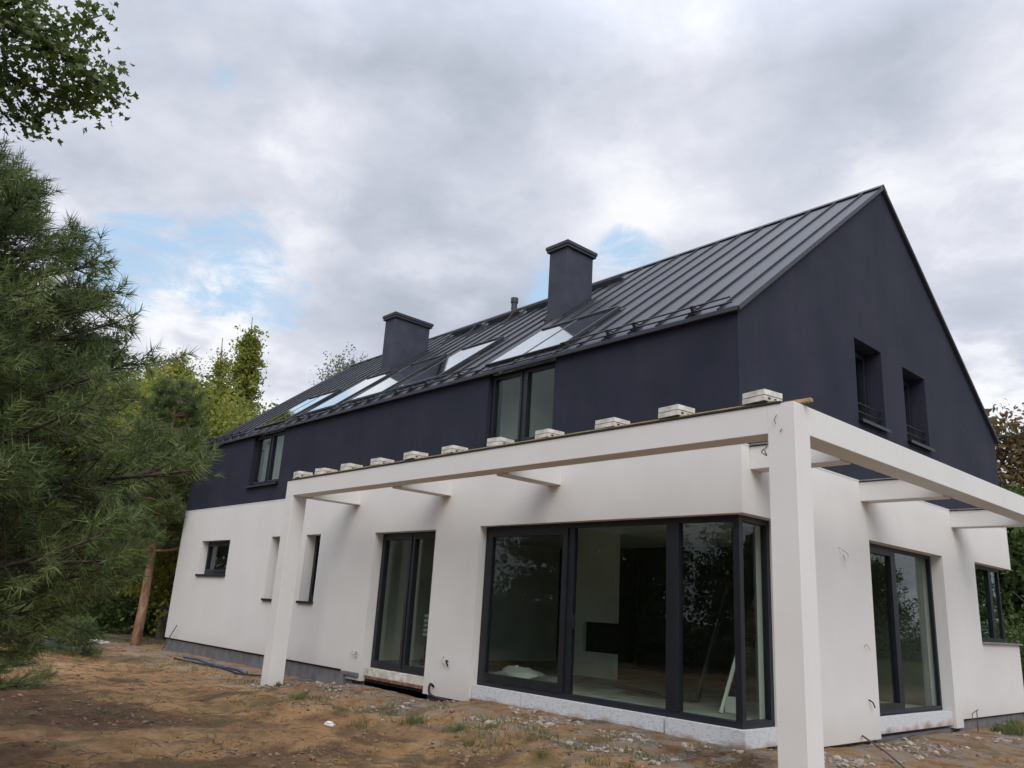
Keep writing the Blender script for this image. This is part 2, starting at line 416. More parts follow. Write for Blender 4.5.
def mesh_polys(name, V, k, mats, mat_idx=None, parent=None, smooth=False):
    """V: (n*k,3) vertices of n separate k-gons"""
    n = len(V) // k
    me = bpy.data.meshes.new(name)
    me.vertices.add(n * k); me.loops.add(n * k); me.polygons.add(n)
    me.vertices.foreach_set('co', np.asarray(V, dtype=np.float32).ravel())
    me.loops.foreach_set('vertex_index', np.arange(n * k, dtype=np.int32))
    me.polygons.foreach_set('loop_start', np.arange(0, n * k, k, dtype=np.int32))
    me.polygons.foreach_set('loop_total', np.full(n, k, dtype=np.int32))
    for m_ in (mats if isinstance(mats, (list, tuple)) else [mats]):
        me.materials.append(MT[m_])
    me.update(calc_edges=True)
    o = bpy.data.objects.new(name, me)
    COL.objects.link(o)
    if parent is not None:
        o.parent = parent
    return o

def unit(a):
    return a / (np.linalg.norm(a, axis=-1, keepdims=True) + 1e-9)

DIAMOND = np.array([(0, -.5), (.32, -.05), (0, .5), (-.32, -.05)])
HEXLEAF = np.array([(0, -.5), (.3, -.22), (.3, .12), (0, .5), (-.3, .12), (-.3, -.22)])
a_ = np.linspace(0, 2 * np.pi, 11)[:-1]
_r = [.56, .30, .50, .24, .34, .10, .30, .26, .47, .31]
MAPLE = np.array([(math.sin(t + .12 * math.sin(i * 3)) * _r[i], math.cos(t + .12 * math.sin(i * 3)) * _r[i]) for i, t in enumerate(a_)])

def leaf_verts(C, size, shape=DIAMOND, droop=0.4):
    """C (n,3) leaf centres; each leaf a flat polygon, randomly turned, mostly facing up"""
    n = len(C)
    nrm = unit(RNG.normal(size=(n, 3)) + np.array([0, 0, droop]))
    t = unit(np.cross(nrm, RNG.normal(size=(n, 3))))
    b = np.cross(nrm, t)
    sz = (size * RNG.uniform(.65, 1.35, n))[:, None, None]
    V = C[:, None, :] + sz * (t[:, None, :] * shape[None, :, 0, None] + b[:, None, :] * shape[None, :, 1, None])
    # a slight fold so leaves catch light differently
    V += (nrm[:, None, :] * (np.abs(shape[None, :, 0, None]) * .35)) * sz
    return V.reshape(-1, 3)

# ------------------------------------------------------------------ terrain
def smooth(a, b, x):
    t = np.clip((x - a) / (b - a), 0, 1)
    return t * t * (3 - 2 * t)

def vnoise(x, y, seed=0):
    xi, yi = np.floor(x).astype(int), np.floor(y).astype(int)
    def h(i, j):
        v = np.sin(i * 127.1 + j * 311.7 + seed * 74.7) * 43758.5453
        return v - np.floor(v)
    fx, fy = x - xi, y - yi
    fx, fy = fx * fx * (3 - 2 * fx), fy * fy * (3 - 2 * fy)
    return (h(xi, yi) * (1 - fx) + h(xi + 1, yi) * fx) * (1 - fy) + (h(xi, yi + 1) * (1 - fx) + h(xi + 1, yi + 1) * fx) * fy

def hgt(x, y):
    x = np.asarray(x, float); y = np.asarray(y, float)
    z = np.full(np.broadcast(x, y).shape, -0.47)
    dx = np.maximum(np.maximum(-18.5 - x, x), 0); dy = np.maximum(np.maximum(-y, y - 9.98), 0)
    dist = np.hypot(dx, dy)
    near = np.exp(-(dist / 1.3) ** 2)
    rise = np.where(y > .5, .13, smooth(-9.2, -8.2, x) * .10 + smooth(-6.2, -4.2, x) * .145)
    z = z + near * rise
    amp = 0.035 + 0.05 * smooth(.4, 2.5, dist)
    # a low ridge of spoil in front of the long wall
    z = z + 0.13 * np.exp(-((y + 2.3 + .4 * np.sin(x * .7)) / .55) ** 2) * smooth(-8.5, -7, x) * (1 - smooth(0.2, 1.4, x))
    # lumpy strip of spoil and rubble before the terrace windows
    strip = np.exp(-((y + 1.55) / .85) ** 2) * smooth(-10.5, -8.5, x) * (1 - smooth(.6, 1.6, x))
    z = z + strip * (.16 * vnoise(x / .55 + 3, y / .45, 31) ** 2 + .07 * (vnoise(x / .2, y / .2, 32) - .4))
    for k, (s_, a) in enumerate([(1.6, 1.), (.7, .6), (.33, .5), (.17, .42), (.09, .34), (.05, .2)]):
        z = z + amp * a * (vnoise(x / s_, y / s_, k) - .5)
    inside = (x > -18.4) & (x < -.1) & (y > .1) & (y < 9.9)
    z = np.where(inside, -0.62, z)
    far = np.hypot(x + 6, y) 
    z = z - smooth(60, 300, far) * 1.5
    return z

def gh(x, y):
    return float(hgt(x, y))

def build_ground():
    n = 860
    t = np.linspace(-1, 1, n)
    gx = -5 + 17 * t + 380 * np.sign(t) * np.abs(t) ** 7
    gy = -2.0 + 12 * t + 380 * np.sign(t) * np.abs(t) ** 7
    X, Y = np.meshgrid(gx, gy, indexing='ij')
    Z = hgt(X, Y)
    V = np.stack([X, Y, Z], -1).reshape(-1, 3)
    i, j = np.meshgrid(np.arange(n - 1), np.arange(n - 1), indexing='ij')
    a = (i * n + j).ravel()
    F = np.stack([a, a + n, a + n + 1, a + 1], -1)
    me = bpy.data.meshes.new('ground')
    me.vertices.add(len(V)); me.loops.add(F.size); me.polygons.add(len(F))
    me.vertices.foreach_set('co', V.astype(np.float32).ravel())
    me.loops.foreach_set('vertex_index', F.astype(np.int32).ravel())
    me.polygons.foreach_set('loop_start', np.arange(0, F.size, 4, dtype=np.int32))
    me.polygons.foreach_set('loop_total', np.full(len(F), 4, dtype=np.int32))
    me.polygons.foreach_set('use_smooth', np.ones(len(F), dtype=bool))
    me.update(calc_edges=True)
    m = bpy.data.materials.new('building_site_earth')
    nt = nt_new(m)
    tc = nd(nt, 'ShaderNodeTexCoord').outputs['Object']
    big = nd(nt, 'ShaderNodeTexNoise', {'Vector': tc, 'Scale': 0.45, 'Detail': 7, 'Roughness': .65, 'Distortion': .4})
    mid = nd(nt, 'ShaderNodeTexNoise', {'Vector': tc, 'Scale': 2.6, 'Detail': 8, 'Roughness': .7})
    fine = nd(nt, 'ShaderNodeTexNoise', {'Vector': tc, 'Scale': 22, 'Detail': 6, 'Roughness': .75})
    sand = ramp(nt, mid.outputs[0], [(.30, (0.22, 0.118, 0.056)), (.48, (0.44, 0.26, 0.125)), (.70, (0.62, 0.42, 0.235))])
    soil = ramp(nt, mid.outputs[0], [(.35, (0.085, 0.050, 0.032)), (.6, (0.20, 0.12, 0.07)), (.75, (0.32, 0.21, 0.125))])
    sepg = nd(nt, 'ShaderNodeSeparateXYZ', {0: tc})
    # dark trampled topsoil patches, mostly away from the dug strip
    f1 = nd(nt, 'ShaderNodeMath', {0: mid.outputs[0], 1: .45, 2: big.outputs[0]}, operation='MULTIPLY_ADD').outputs[0]
    f1 = nd(nt, 'ShaderNodeMapRange', {'Value': f1, 'From Min': .70, 'From Max': .80}).outputs[0]
    c = nd(nt, 'ShaderNodeMix', {0: f1, 6: sand, 7: soil}, data_type='RGBA').outputs[2]
    # pale mortar / gravel dust by the walls
    dy = nd(nt, 'ShaderNodeMapRange', {'Value': sepg.outputs[1], 'From Min': -2.6, 'From Max': -.8}).outputs[0]
    dq = nd(nt, 'ShaderNodeMath', {0: fine.outputs[0], 1: .5, 2: mid.outputs[0]}, operation='MULTIPLY_ADD').outputs[0]
    dq = nd(nt, 'ShaderNodeMapRange', {'Value': dq, 'From Min': .70, 'From Max': .84}).outputs[0]
    dm = nd(nt, 'ShaderNodeMath', {0: dy, 1: dq}, operation='MULTIPLY').outputs[0]
    c = nd(nt, 'ShaderNodeMix', {0: dm, 6: c, 7: (0.36, 0.32, 0.28, 1)}, data_type='RGBA').outputs[2]
    # mossy green film in patches
    gn = nd(nt, 'ShaderNodeTexNoise', {'Vector': tc, 'Scale': 1.1, 'Detail': 8, 'Roughness': .7})
    gf = nd(nt, 'ShaderNodeMapRange', {'Value': gn.outputs[0], 'From Min': .54, 'From Max': .64, 'To Max': .6}).outputs[0]
    c = nd(nt, 'ShaderNodeMix', {0: gf, 6: c, 7: (0.15, 0.14, 0.065, 1)}, data_type='RGBA').outputs[2]
    # far field: rough grass
    vl = nd(nt, 'ShaderNodeVectorMath', {0: tc, 1: (6, 0, 0)}, operation='ADD').outputs[0]
    ln = nd(nt, 'ShaderNodeVectorMath', {0: vl}, operation='LENGTH').outputs['Value']
    ff = nd(nt, 'ShaderNodeMath', {0: mid.outputs[0], 1: 8, 2: ln}, operation='MULTIPLY_ADD').outputs[0]
    ff = nd(nt, 'ShaderNodeMapRange', {'Value': ff, 'From Min': 22, 'From Max': 27}).outputs[0]
    grass = ramp(nt, fine.outputs[0], [(.3, (0.05, 0.065, 0.025)), (.7, (0.13, 0.13, 0.06))])
    c = nd(nt, 'ShaderNodeMix', {0: ff, 6: c, 7: grass}, data_type='RGBA').outputs[2]
    b = principled(nt, Base_Color=c, Roughness=.97)
    b.inputs['Specular IOR Level'].default_value = .15
    hh = nd(nt, 'ShaderNodeMath', {0: mid.outputs[0], 1: 2.0, 2: fine.outputs[0]}, operation='MULTIPLY_ADD').outputs[0]
    bn = nd(nt, 'ShaderNodeBump', {'Height': hh, 'Strength': 1.0, 'Distance': .09})
    nt.links.new(bn.outputs[0], b.inputs['Normal'])
    me.materials.append(m)
    o = bpy.data.objects.new('ground', me)
    COL.objects.link(o)
    tag(o, kind='structure')
build_ground()

# ------------------------------------------------------------------ the house
L, W, YR = 18.5, 9.98, 4.99
H1, HE, K = 3.36, 5.178, 0.783
T = 0.36
RZ = HE + K * YR
def rz(y):
    return HE + K * min(y, W - y)

house = empty('house', (0, 0, 0), label='long two-storey house, white below and anthracite above, with seamed metal gable roof', cat='house')

# ground floor wall (one part): four sides
mb = MB()
hf = [(-16.9, -15.05, 1.57, 2.48), (-12.72, -12.08, 1.05, 2.50), (-11.02, -10.38, 1.05, 2.50), (-8.24, -6.25, -.31, 2.47),
      (-5.02, .01, -.31, 2.49), (-L - 1, -8.95, -.31, -.15)]
grid(mb, [-L, 0], [-.30, H1], hf, lambda u, v: (u, 0, v), lambda u, v: (u, T, v))
hg = [(-1, .88, -.31, 2.49), (3.50, 6.36, -.31, 2.50), (7.92, W + 1, 1.06, 2.53), (6.68, W + 1, -.31, -.17)]
grid(mb, [T + .001, W], [-.30, H1], hg, lambda u, v: (0, u, v), lambda u, v: (-T, u, v))
hb = [(-1.7, 1, 1.06, 2.53), (-11.2, -10.6, .2, 2.3), (-9.1, -8.6, .2, 2.6), (-7.4, -2.6, .0, 2.4), (-15.5, -13.5, .9, 2.3)]  # the widest opening is added, unseen, to let light into the rooms
grid(mb, [-L + T + .001, -T - .001], [-.30, H1], hb, lambda u, v: (u, W, v), lambda u, v: (u, W - T, v))
grid(mb, [T + .001, W], [-.15, H1], [], lambda u, v: (-L, u, v), lambda u, v: (-L + T, u, v))
mb.build('ground_floor_wall', 'white', house)

# upper wall, set back 3 cm; the top follows the roof
IN = 0.03
mb = MB()
hu = [(-5.09, -3.42, 3.80, 9), (-14.55, -12.85, 3.80, 9)]
grid(mb, [-L + IN, -IN], [H1, HE + .02], hu, lambda u, v: (u, IN, v), lambda u, v: (u, T, v))
grid(mb, [-L + IN, -IN], [H1, HE + .02], [(-6, -4, 3.9, 5.0), (-12, -9.5, 3.9, 5.0)], lambda u, v: (u, W - IN, v), lambda u, v: (u, W - T, v))
def gz(u, v):
    return min(v, rz(u) + .01)
h1y = (5.77 - HE - .01) / K
hw = [(3.48, 4.48, 4.36, 5.765), (5.34, 6.32, 4.36, 5.725)]
grid(mb, [T, h1y, (4.36 - HE) / K + 2, YR, W - h1y, W - T], [H1, 5.77, 20], hw, lambda u, v: (-IN, u, gz(u, v)), lambda u, v: (-T, u, gz(u, v)))
grid(mb, [T, h1y, YR, W - h1y, W - T], [H1, 5.77, 20], [], lambda u, v: (-L + IN, u, gz(u, v)), lambda u, v: (-L + T, u, gz(u, v)))
# small wedges between the front wall's top and the roof at the four corners
for xa, xb in ((-T, -IN), (-L + IN, -L + T)):
    for s_ in (0, 1):
        y0, y1 = (IN, T)
        z0, z1, zb0 = HE + .021, rz(T) + .01, HE + .021
        q = [(xa, y0, zb0), (xb, y0, zb0), (xb, y1, zb0), (xa, y1, zb0), (xa, y0, rz(y0) + .03), (xb, y0, rz(y0) + .03), (xb, y1, z1), (xa, y1, z1)]
        if s_:
            q = [(x_, W - y_, z_) for x_, y_, z_ in q]
        b = len(mb.v); mb.v += q
        for k_ in ((0, 1, 5, 4), (1, 2, 6, 5), (2, 3, 7, 6), (3, 0, 4, 7), (4, 5, 6, 7)):
            mb.f.append(tuple(b + i for i in k_)); mb.m.append(0)
mb.build('upper_floor_wall', 'dark', house)

# thin drip line between the two renders
mb = MB()
mb.box(-L - .004, .006, -.006, .03, H1, H1 + .018)
mb.box(-.03, .006, .031, W, H1, H1 + .018)
mb.build('drip_edge', 'white', house)

# plinth
mb = MB()
mb.box(-L + .04, -8.6, .05, .30, -.75, -.152)
mb.box(-.34, -.05, 6.60, W - .04, -.75, -.172)
mb.box(-8.6, -.05, .10, .30, -.75, -.302)
mb.box(-.34, -.10, .31, 6.60, -.75, -.302)
mb.build('plinth', 'plinth', house)
mb = MB()
MB().box(-L + .02, -8.95, .035, .06, -.185, -.15).build('base_profile', 'black', house)
MB().box(-.055, -.035, 6.70, W - .02, -.20, -.171).build('base_profile', 'black', house)

# slabs, partitions, ceilings inside
mb = MB()
mb.box(-L + T, -T - .0, T, W - T, -.2, 0.0)
mb.box(-T, -.16, .16, 1.0, -.2, -.002)
mb.box(-5.0, -T, .16, T, -.2, -.002)
mb.build('floor', 'infloor', house)
mb = MB()
mb.box(-L + T, -T, T, W - T, 2.72, 3.30)
mb.build('ceiling', 'inwhite', house)
for (q, mt_) in (((-9.35, -9.15, T, W - T), 'inwall'), ((-13.2, -13.0, T, 8.0), 'inwall'), ((-9.15, -6.74, 6.2, 6.35), 'indim'), ((-6.63, -T, 6.2, 6.35), 'indim'),  # far dark pair added to hide the bright back window and keep the depth dim
                ((-2.2, -T, 3.2, 3.35), 'indim')):
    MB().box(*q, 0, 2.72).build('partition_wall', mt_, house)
def attic(x0, x1, y0, y1):
    """attic partition whose top is cut to the roof slope"""
    m_ = MB()
    ys = [y0] + ([YR] if y0 < YR < y1 else []) + [y1]
    for ya, yb in zip(ys, ys[1:]):
        za, zb_ = rz(ya) - .22, rz(yb) - .22
        b = len(m_.v)
        m_.v += [(x0, ya, 3.3), (x1, ya, 3.3), (x1, yb, 3.3), (x0, yb, 3.3), (x0, ya, za), (x1, ya, za), (x1, yb, zb_), (x0, yb, zb_)]
        for q in ((3, 2, 1, 0), (4, 5, 6, 7), (0, 1, 5, 4), (1, 2, 6, 5), (2, 3, 7, 6), (3, 0, 4, 7)):
            m_.f.append(tuple(b + i for i in q)); m_.m.append(0)
    m_.build('attic_partition', 'inwhite', house)
attic(-9.4, -9.2, T, W - T); attic(-6.7, -6.5, T, 3.6); attic(-3.1, -2.9, T, 3.6); attic(-6.7, -2.9, 3.6, 3.8)
attic(-12.2, -12.0, T, 4.0); attic(-15.6, -15.4, T, 4.0)
mb = MB()
mb.box(-6.148, -4.95, 3.45, 3.57, 0, .46)
mb.box(-6.148, -4.95, 3.45, 3.57, 1.02, 2.72)
mb.box(-6.148, -5.75, 3.45, 3.57, .46, 1.02)
mb.box(-5.75, -4.95, 3.54, 3.57, .46, 1.02, 1)
mb.build('fireplace', ['inwall', 'black'], house)

# roof: two slopes with skylight openings
ov = 0.05
sky_specs = [(-5.34, -3.32, .20, 1.58, 2), (-8.4, -6.95, .34, 2.0, 1), (-10.4, -8.95, .34, 2.0, 1), (-12.4, -10.95, .34, 2.0, 1), (-14.95, -13.2, .22, 1.72, 2)]
cs, sn = 1 / math.hypot(1, K), K / math.hypot(1, K)
NR = np.array([0, -sn, cs])          # normal of the front slope
def rp(x, y, h=0.0):
    return (x, y - sn * h, HE + K * y + cs * h)
mb = MB()
RH = 0.05
grid(mb, [-L - .02, .03], [-.015, YR], [(a + .05, b - .05, c + .05, d - .05) for a, b, c, d, _ in sky_specs],
     lambda u, v: rp(u, v, RH), lambda u, v: rp(u, v, -.005))
grid(mb, [-L - .02, .03], [-.015, YR], [], lambda u, v: (u, W - (v - sn * RH), HE + K * v + cs * RH), lambda u, v: (u, W - (v + sn * .005), HE + K * v - cs * .005))
# mitre over the ridge
mb.build('roof', ['roof'], house)
roof_o = [o for o in house.children if o.name == 'roof'][0]
mb = MB()
grid(mb, [-L + T, -T], [T, YR], [(a + .05, b - .05, c + .05, d - .05) for a, b, c, d, _ in sky_specs], lambda u, v: rp(u, v, -.10), lambda u, v: rp(u, v, -.14))
mb.build('attic_lining', 'inwhite', house)
mb = MB()
x = -.30
xs = []
while x > -L + .2:
    xs.append(x); x -= .52
for x in xs:
    segs = [(.0, YR - .03)]
    for a, b, c, d, _ in sky_specs:
        if a - .02 < x < b + .02:
            segs = [(max(s0, d), s1) for s0, s1 in segs] + [(0.0, c)]
    for s0, s1 in segs:
        p, q = np.array(rp(x, s0 + .005, RH)), np.array(rp(x, s1, RH))
        mb.obox((p + q) / 2 + NR * .014, (q - p) / 2, (.007, 0, 0), NR * .0145)
        mb.obox((p + q) / 2 + NR * .0295, (q - p) / 2, (.011, 0, 0), NR * .003)
    p2, q2 = np.array(rp(x, .02, RH)), np.array(rp(x, YR - .03, RH))
    p2[1] = W - p2[1]; q2[1] = W - q2[1]
    mb.obox((p2 + q2) / 2, (q2 - p2) / 2, (.007, 0, 0), np.array([0, sn, cs]) * .03)
mb.build('standing_seam', 'seam', roof_o)
mb = MB()
# ridge cap and verge flashings
zr = RZ + cs * RH + .005
for s_ in (-1, 1):
    a = np.array((0, s_ * .14, -K * .14 + .02)); 
    p = np.array((-L - .02, YR, zr + .05)); q = np.array((.035, YR, zr + .05))
    n = np.array((0, s_ * sn, cs))
    cen = (p + q) / 2 + np.array((0, s_ * .07, -K * .07))
    mb.obox(cen, (q - p) / 2, np.array((0, s_ * cs, -sn)) * .09, n * .012)
mb.build('ridge_cap', 'seam', roof_o)
for xx in (.034, -L - .024):
    for s_ in (0, 1):
        mb = MB()
        p = np.array(rp(xx, -.02, RH)); q = np.array(rp(xx, YR, RH))
        n = NR.copy()
        if s_:
            p[1] = W - p[1]; q[1] = W - q[1]; n[1] *= -1
        mb.obox((p + q) / 2 - n * .012, (q - p) / 2, (.003, 0, 0), n * .024)
        mb.build('verge_flashing', 'seam', roof_o)
mb = MB()
p, q = np.array(rp(-L - .01, -.025, RH)), np.array(rp(.025, -.025, RH))
mb.obox((p + q) / 2 - np.array((0, 0, .012)), (q - p) / 2, (0, .006, 0), (0, 0, .028))
mb.build('eave_flashing', 'roof', roof_o)

# skylights
for a, b, c, d, n in sky_specs:
    sk = None
    mb = MB()
    w_ = .05
    p = lambda x_, y_, h_: np.array(rp(x_, y_, h_))
    hh = .085
    def rail(x0, x1, y0, y1, top=hh, base=.03):
        P0, P1 = p((x0 + x1) / 2, (y0 + y1) / 2, RH + (top + base) / 2), None
        sy = (y1 - y0) / 2 * math.hypot(1, K)
        mb.obox(P0, ((x1 - x0) / 2, 0, 0), np.array((0, cs, sn)) * sy, NR * (top - base) / 2)
    rail(a, a + w_, c, d); rail(b - w_, b, c, d)
    rail(a + w_, b - w_, c, c + w_ * cs, hh - .004); rail(a + w_, b - w_, d - w_ * cs, d, hh + .02)
    if n == 2:
        mid_ = (a + b) / 2
        rail(mid_ - .04, mid_ + .04, c + w_ * cs, d - w_ * cs, hh - .002)
    sk = mb.build('skylight', 'seam', house)
    # apron flashing
    mbf = MB()
    def plate(x0, x1, y0, y1, t):
        P0 = p((x0 + x1) / 2, (y0 + y1) / 2, RH + t)
        mbf.obox(P0, ((x1 - x0) / 2, 0, 0), np.array((0, cs, sn)) * (y1 - y0) / 2 * math.hypot(1, K), NR * .004)
    plate(a - .05, a, c - .06, d + .06, .012); plate(b, b + .05, c - .06, d + .06, .012); plate(a, b, c - .12, c, .012); plate(a, b, d, d + .06, .012)
    mbf.build('flashing', 'seam', sk)
    panes = [(a + w_, b - w_)] if n == 1 else [(a + w_, (a + b) / 2 - .04), ((a + b) / 2 + .04, b - w_)]
    for x0, x1 in panes:
        mg = MB()
        P0 = p((x0 + x1) / 2, (c + d) / 2, RH + .075)
        mg.obox(P0, ((x1 - x0) / 2, 0, 0), np.array((0, cs, sn)) * ((d - c) / 2 * math.hypot(1, K) - w_), NR * .004)
        mg.build('glass_pane', 'skyglass', sk)

# snow guards: brackets on seams with two tubes
for a, b in [(-3.30, -.12), (-12.75, -5.35), (-18.3, -14.9)]:
    mb = MB()
    mb.tube([rp(a, .10, RH + .045), rp(b, .10, RH + .045)], .013, 6)
    mb.tube([rp(a, .10, RH + .12), rp(b, .10, RH + .12)], .013, 6)
    g = mb.build('snow_guard', 'seam', house)
    x = b - .62
    while x > a + .1:
        mb = MB()
        mb.obox(np.array(rp(x, .14, RH + .015)), (.035, 0, 0), np.array((0, cs, sn)) * .09, NR * .015)
        mb.obox(np.array(rp(x, .10, RH + .07)), (.02, 0, 0), np.array((0, cs, sn)) * .022, NR * .07)
        mb.bar(rp(x, .22, RH + .03), rp(x, .11, RH + .12), .022, .014)
        mb.build('bracket', 'seam', g)
        x -= random.choice((.52, 1.04, 1.04))

# roof walkway near the ridge
def walkway(x0, x1, y):
    mb = MB()
    z = HE + K * y + .15
    mb.box(x0, x1, y - .14, y - .125, z - .03, z + .012)
    mb.box(x0, x1, y + .125, y + .14, z - .03, z + .012)
    x = x0
    while x < x1:
        mb.box(x, x + .012, y - .125, y + .125, z - .015, z + .01)
        x += .045
    for yy in (-.06, 0, .06):
        mb.box(x0, x1, y + yy - .004, y + yy + .004, z - .012, z + .008)
    x = x0 + .15
    while x < x1:
        mb.bar((x, y - .14, z - .03), rp(x, y - .42, RH), .035, .02, upv=(1, 0, 0))
        mb.bar((x, y + .12, z - .03), rp(x, y + .12, RH), .035, .02, upv=(1, 0, 0))
        mb.bar(rp(x, y - .45, RH + .02), rp(x, y + .2, RH + .02), .05, .02)
        x += 1.04
    mb.build('roof_walkway', 'seam', house)
walkway(-11.7, -10.4, 4.12)
walkway(-10.2, -8.9, 4.12)
walkway(-8.7, -7.3, 4.12)
walkway(-6.6, -5.5, 4.12)

# chimneys
def chimney(x0, x1, y0, y1, zt, capz):
    mb = MB()
    mb.box(x0, x1, y0, y1, HE + K * y0 - .1, zt)
    ch = mb.build('chimney', 'chimney', roof_o, bevel=.008)
    mb = MB()
    mb.box(x0 - .05, x1 + .05, y0 - .05, y1 + .05, zt - .06, zt + .0)
    mb.box(x0 - .07, x1 + .07, y0 - .07, y1 + .07, zt + .001, zt + capz)
    mb.build('chimney_cap', 'seam', roof_o)
    mb = MB()
    mb.box(x0 - .02, x1 + .02, y0 - .025, y0 - .002, HE + K * y0 - .08, HE + K * y0 + RH + .16)
    for xx, s_ in ((x0 - .012, 0), (x1 + .012, 1)):
        p, q = np.array(rp(xx, y0, RH + .03)), np.array(rp(xx, y1, RH + .03))
        mb.obox((p + q) / 2, (q - p) / 2, (.010, 0, 0), NR * .035)
    mb.build('chimney_flashing', 'seam', roof_o)
    return ch
chimney(-6.19, -5.65, 2.45, 3.27, 8.83, .07)
chimney(-12.23, -11.75, 2.2, 3.34, 8.58, .07)
mb = MB()
mb.tube([(-10.2, YR + .05, RZ - .2), (-10.2, YR + .05, RZ + .36)], .085, 16)
mb.tube([(-10.2, YR + .05, RZ + .33), (-10.2, YR + .05, RZ + .47)], .105, 16)
mb.build('vent_pipe', 'seam', house, smooth=False)

# windows ------------------------------------------------------------------
def axis(face):
    """maps (u along wall, d depth into wall, z) to world"""
    if face == 'front': return lambda u, d, z: (u, d, z)
    if face == 'gable': return lambda u, d, z: (-d, u, z)
    if face == 'back': return lambda u, d, z: (u, W - d, z)
def fbox(mb, ax, u0, u1, d0, d1, z0, z1, mi=0):
    p, q = ax(u0, d0, z0), ax(u1, d1, z1)
    mb.box(min(p[0], q[0]), max(p[0], q[0]), min(p[1], q[1]), max(p[1], q[1]), z0, z1, mi)

def window(face, u0, u1, z0, z1, sashes, depth=.17, name='window', fw=.06, sw=.07, handle=None, sill=True, label=None):
    """outer frame as the part's mesh; panes, sill, handle are sub-parts. sashes: list of (ua,ub,has_sash)"""
    ax = axis(face)
    mb = MB()
    d0, d1 = depth, depth + .075
    fbox(mb, ax, u0, u0 + fw, d0, d1, z0, z1)
    fbox(mb, ax, u1 - fw, u1, d0, d1, z0, z1)
    fbox(mb, ax, u0 + fw, u1 - fw, d0, d1, z0, z0 + fw)
    fbox(mb, ax, u0 + fw, u1 - fw, d0, d1, z1 - fw, z1)
    for i in range(len(sashes) - 1):
        a, b = sashes[i][1], sashes[i + 1][0]
        if b > a + .005:
            fbox(mb, ax, a, b, d0 + .003, d1, z0 + fw, z1 - fw)
    panes = []
    for a, b, sash in sashes:
        za, zb_ = z0 + fw, z1 - fw
        if sash:
            e0, e1 = d0 - .018, d1 + .02
            fbox(mb, ax, a, a + sw, e0, e1, za, zb_)
            fbox(mb, ax, b - sw, b, e0, e1, za, zb_)
            fbox(mb, ax, a + sw, b - sw, e0, e1, za, za + sw)
            fbox(mb, ax, a + sw, b - sw, e0, e1, zb_ - sw, zb_)
            a, b, za, zb_ = a + sw, b - sw, za + sw, zb_ - sw
        panes.append((a, b, za, zb_))
    wo = mb.build(name, 'frame', house, bevel=.004)
    if label: wo['label'] = label
    for a, b, za, zb_ in panes:
        mg = MB()
        fbox(mg, ax, a - .004, b + .004, d0 + .03, d0 + .038, za - .004, zb_ + .004)
        mg.build('glass_pane', 'glass', wo)
    if sill:
        ms = MB()
        fbox(ms, ax, u0 - .02 if face != 'x' else u0, u1 + .02, -.045, depth - .002, z0 - .035, z0 - .008)
        fbox(ms, ax, u0 - .02, u1 + .02, -.045, -.033, z0 - .06, z0 - .0351)
        ms.build('sill', 'frame', wo)
    if handle:
        mh = MB()
        u, z = handle
        fbox(mh, ax, u - .015, u + .015, d1 + .02, d1 + .05, z - .08, z + .08)
        mh.build('handle', 'frame', wo)
    return wo

window('front', -16.9, -15.05, 1.60, 2.48, [(-16.84, -15.11, True)], .19)
window('front', -12.72, -12.08, 1.085, 2.50, [(-12.66, -12.14, True)], .24)
window('front', -11.02, -10.38, 1.085, 2.50, [(-10.96, -10.44, True)], .24)
window('front', -5.09, -3.42, 3.84, 5.175, [(-5.04, -4.29, True), (-4.20, -3.47, True)], .12, fw=.05, sw=.045)
window('front', -14.55, -12.85, 3.84, 5.175, [(-14.50, -13.72, True), (-13.63, -12.90, True)], .12, fw=.05, sw=.045)
window('gable', 3.48, 4.48, 4.40, 5.765, [(3.54, 4.42, True)], .30)
window('gable', 5.34, 6.32, 4.40, 5.725, [(5.40, 6.26, True)], .30)
window('front', -8.24, -6.25, -.05, 2.47, [(-8.18, -7.22, True), (-7.18, -6.31, True)], .20, name='terrace_door', sill=False, handle=(-7.2, 1.05))
window('gable', 3.50, 6.36, -.03, 2.50, [(3.56, 4.75, True), (4.88, 6.30, False)], .20, name='terrace_door', sill=False, sw=.09)
window('back', -7.4, -2.6, 0.02, 2.4, [(-7.34, -5.05, True), (-4.95, -2.66, False)], .2, sill=False)  # unseen wide window, added to brighten the interior
window('back', -9.1, -8.6, .2, 2.6, [(-9.04, -8.66, False)], .2, sill=False)
window('back', -11.2, -10.6, .2, 2.3, [(-11.14, -10.66, True)], .2, sill=False)
window('back', -15.5, -13.5, .92, 2.3, [(-15.44, -14.55, True), (-14.45, -13.56, True)], .2)
# horizontal rails of the railing in front of the upper gable windows
for u0, u1 in ((3.48, 4.48), (5.34, 6.32)):
    mb = MB()
    for z in (4.56, 4.70):
        mb.tube([(-.10, u0 + .005, z), (-.10, u1 - .005, z)], .012, 6)
    mb.build('window_railing', 'frame', house)

# corner glazing of the living room
R_ = .15
cg = MB()
z0, z1 = -.03, 2.49
fw = .075
cg.box(-5.02, -5.02 + .09, R_, R_ + .09, z0, z1)
cg.box(-4.93, -R_ - .09, R_, R_ + .09, z0, z0 + fw)
cg.box(-4.93, -R_ - .09, R_, R_ + .09, z1 - fw, z1)
cg.box(-3.10, -2.98, R_ + .012, R_ + .09, z0 + fw, z1 - fw)
cg.box(-1.26, -1.06, R_ - .012, R_ + .09, z0 + fw, z1 - fw)
cg.box(-R_ - .09, -R_, R_, R_ + .09, z0, z1)
cg.box(-R_ - .09, -R_, R_ + .091, .88, z0, z0 + fw)
cg.box(-R_ - .09, -R_, R_ + .091, .88, z1 - fw, z1)
cg.box(-R_ - .09, -R_, .80, .88, z0 + fw, z1 - fw)
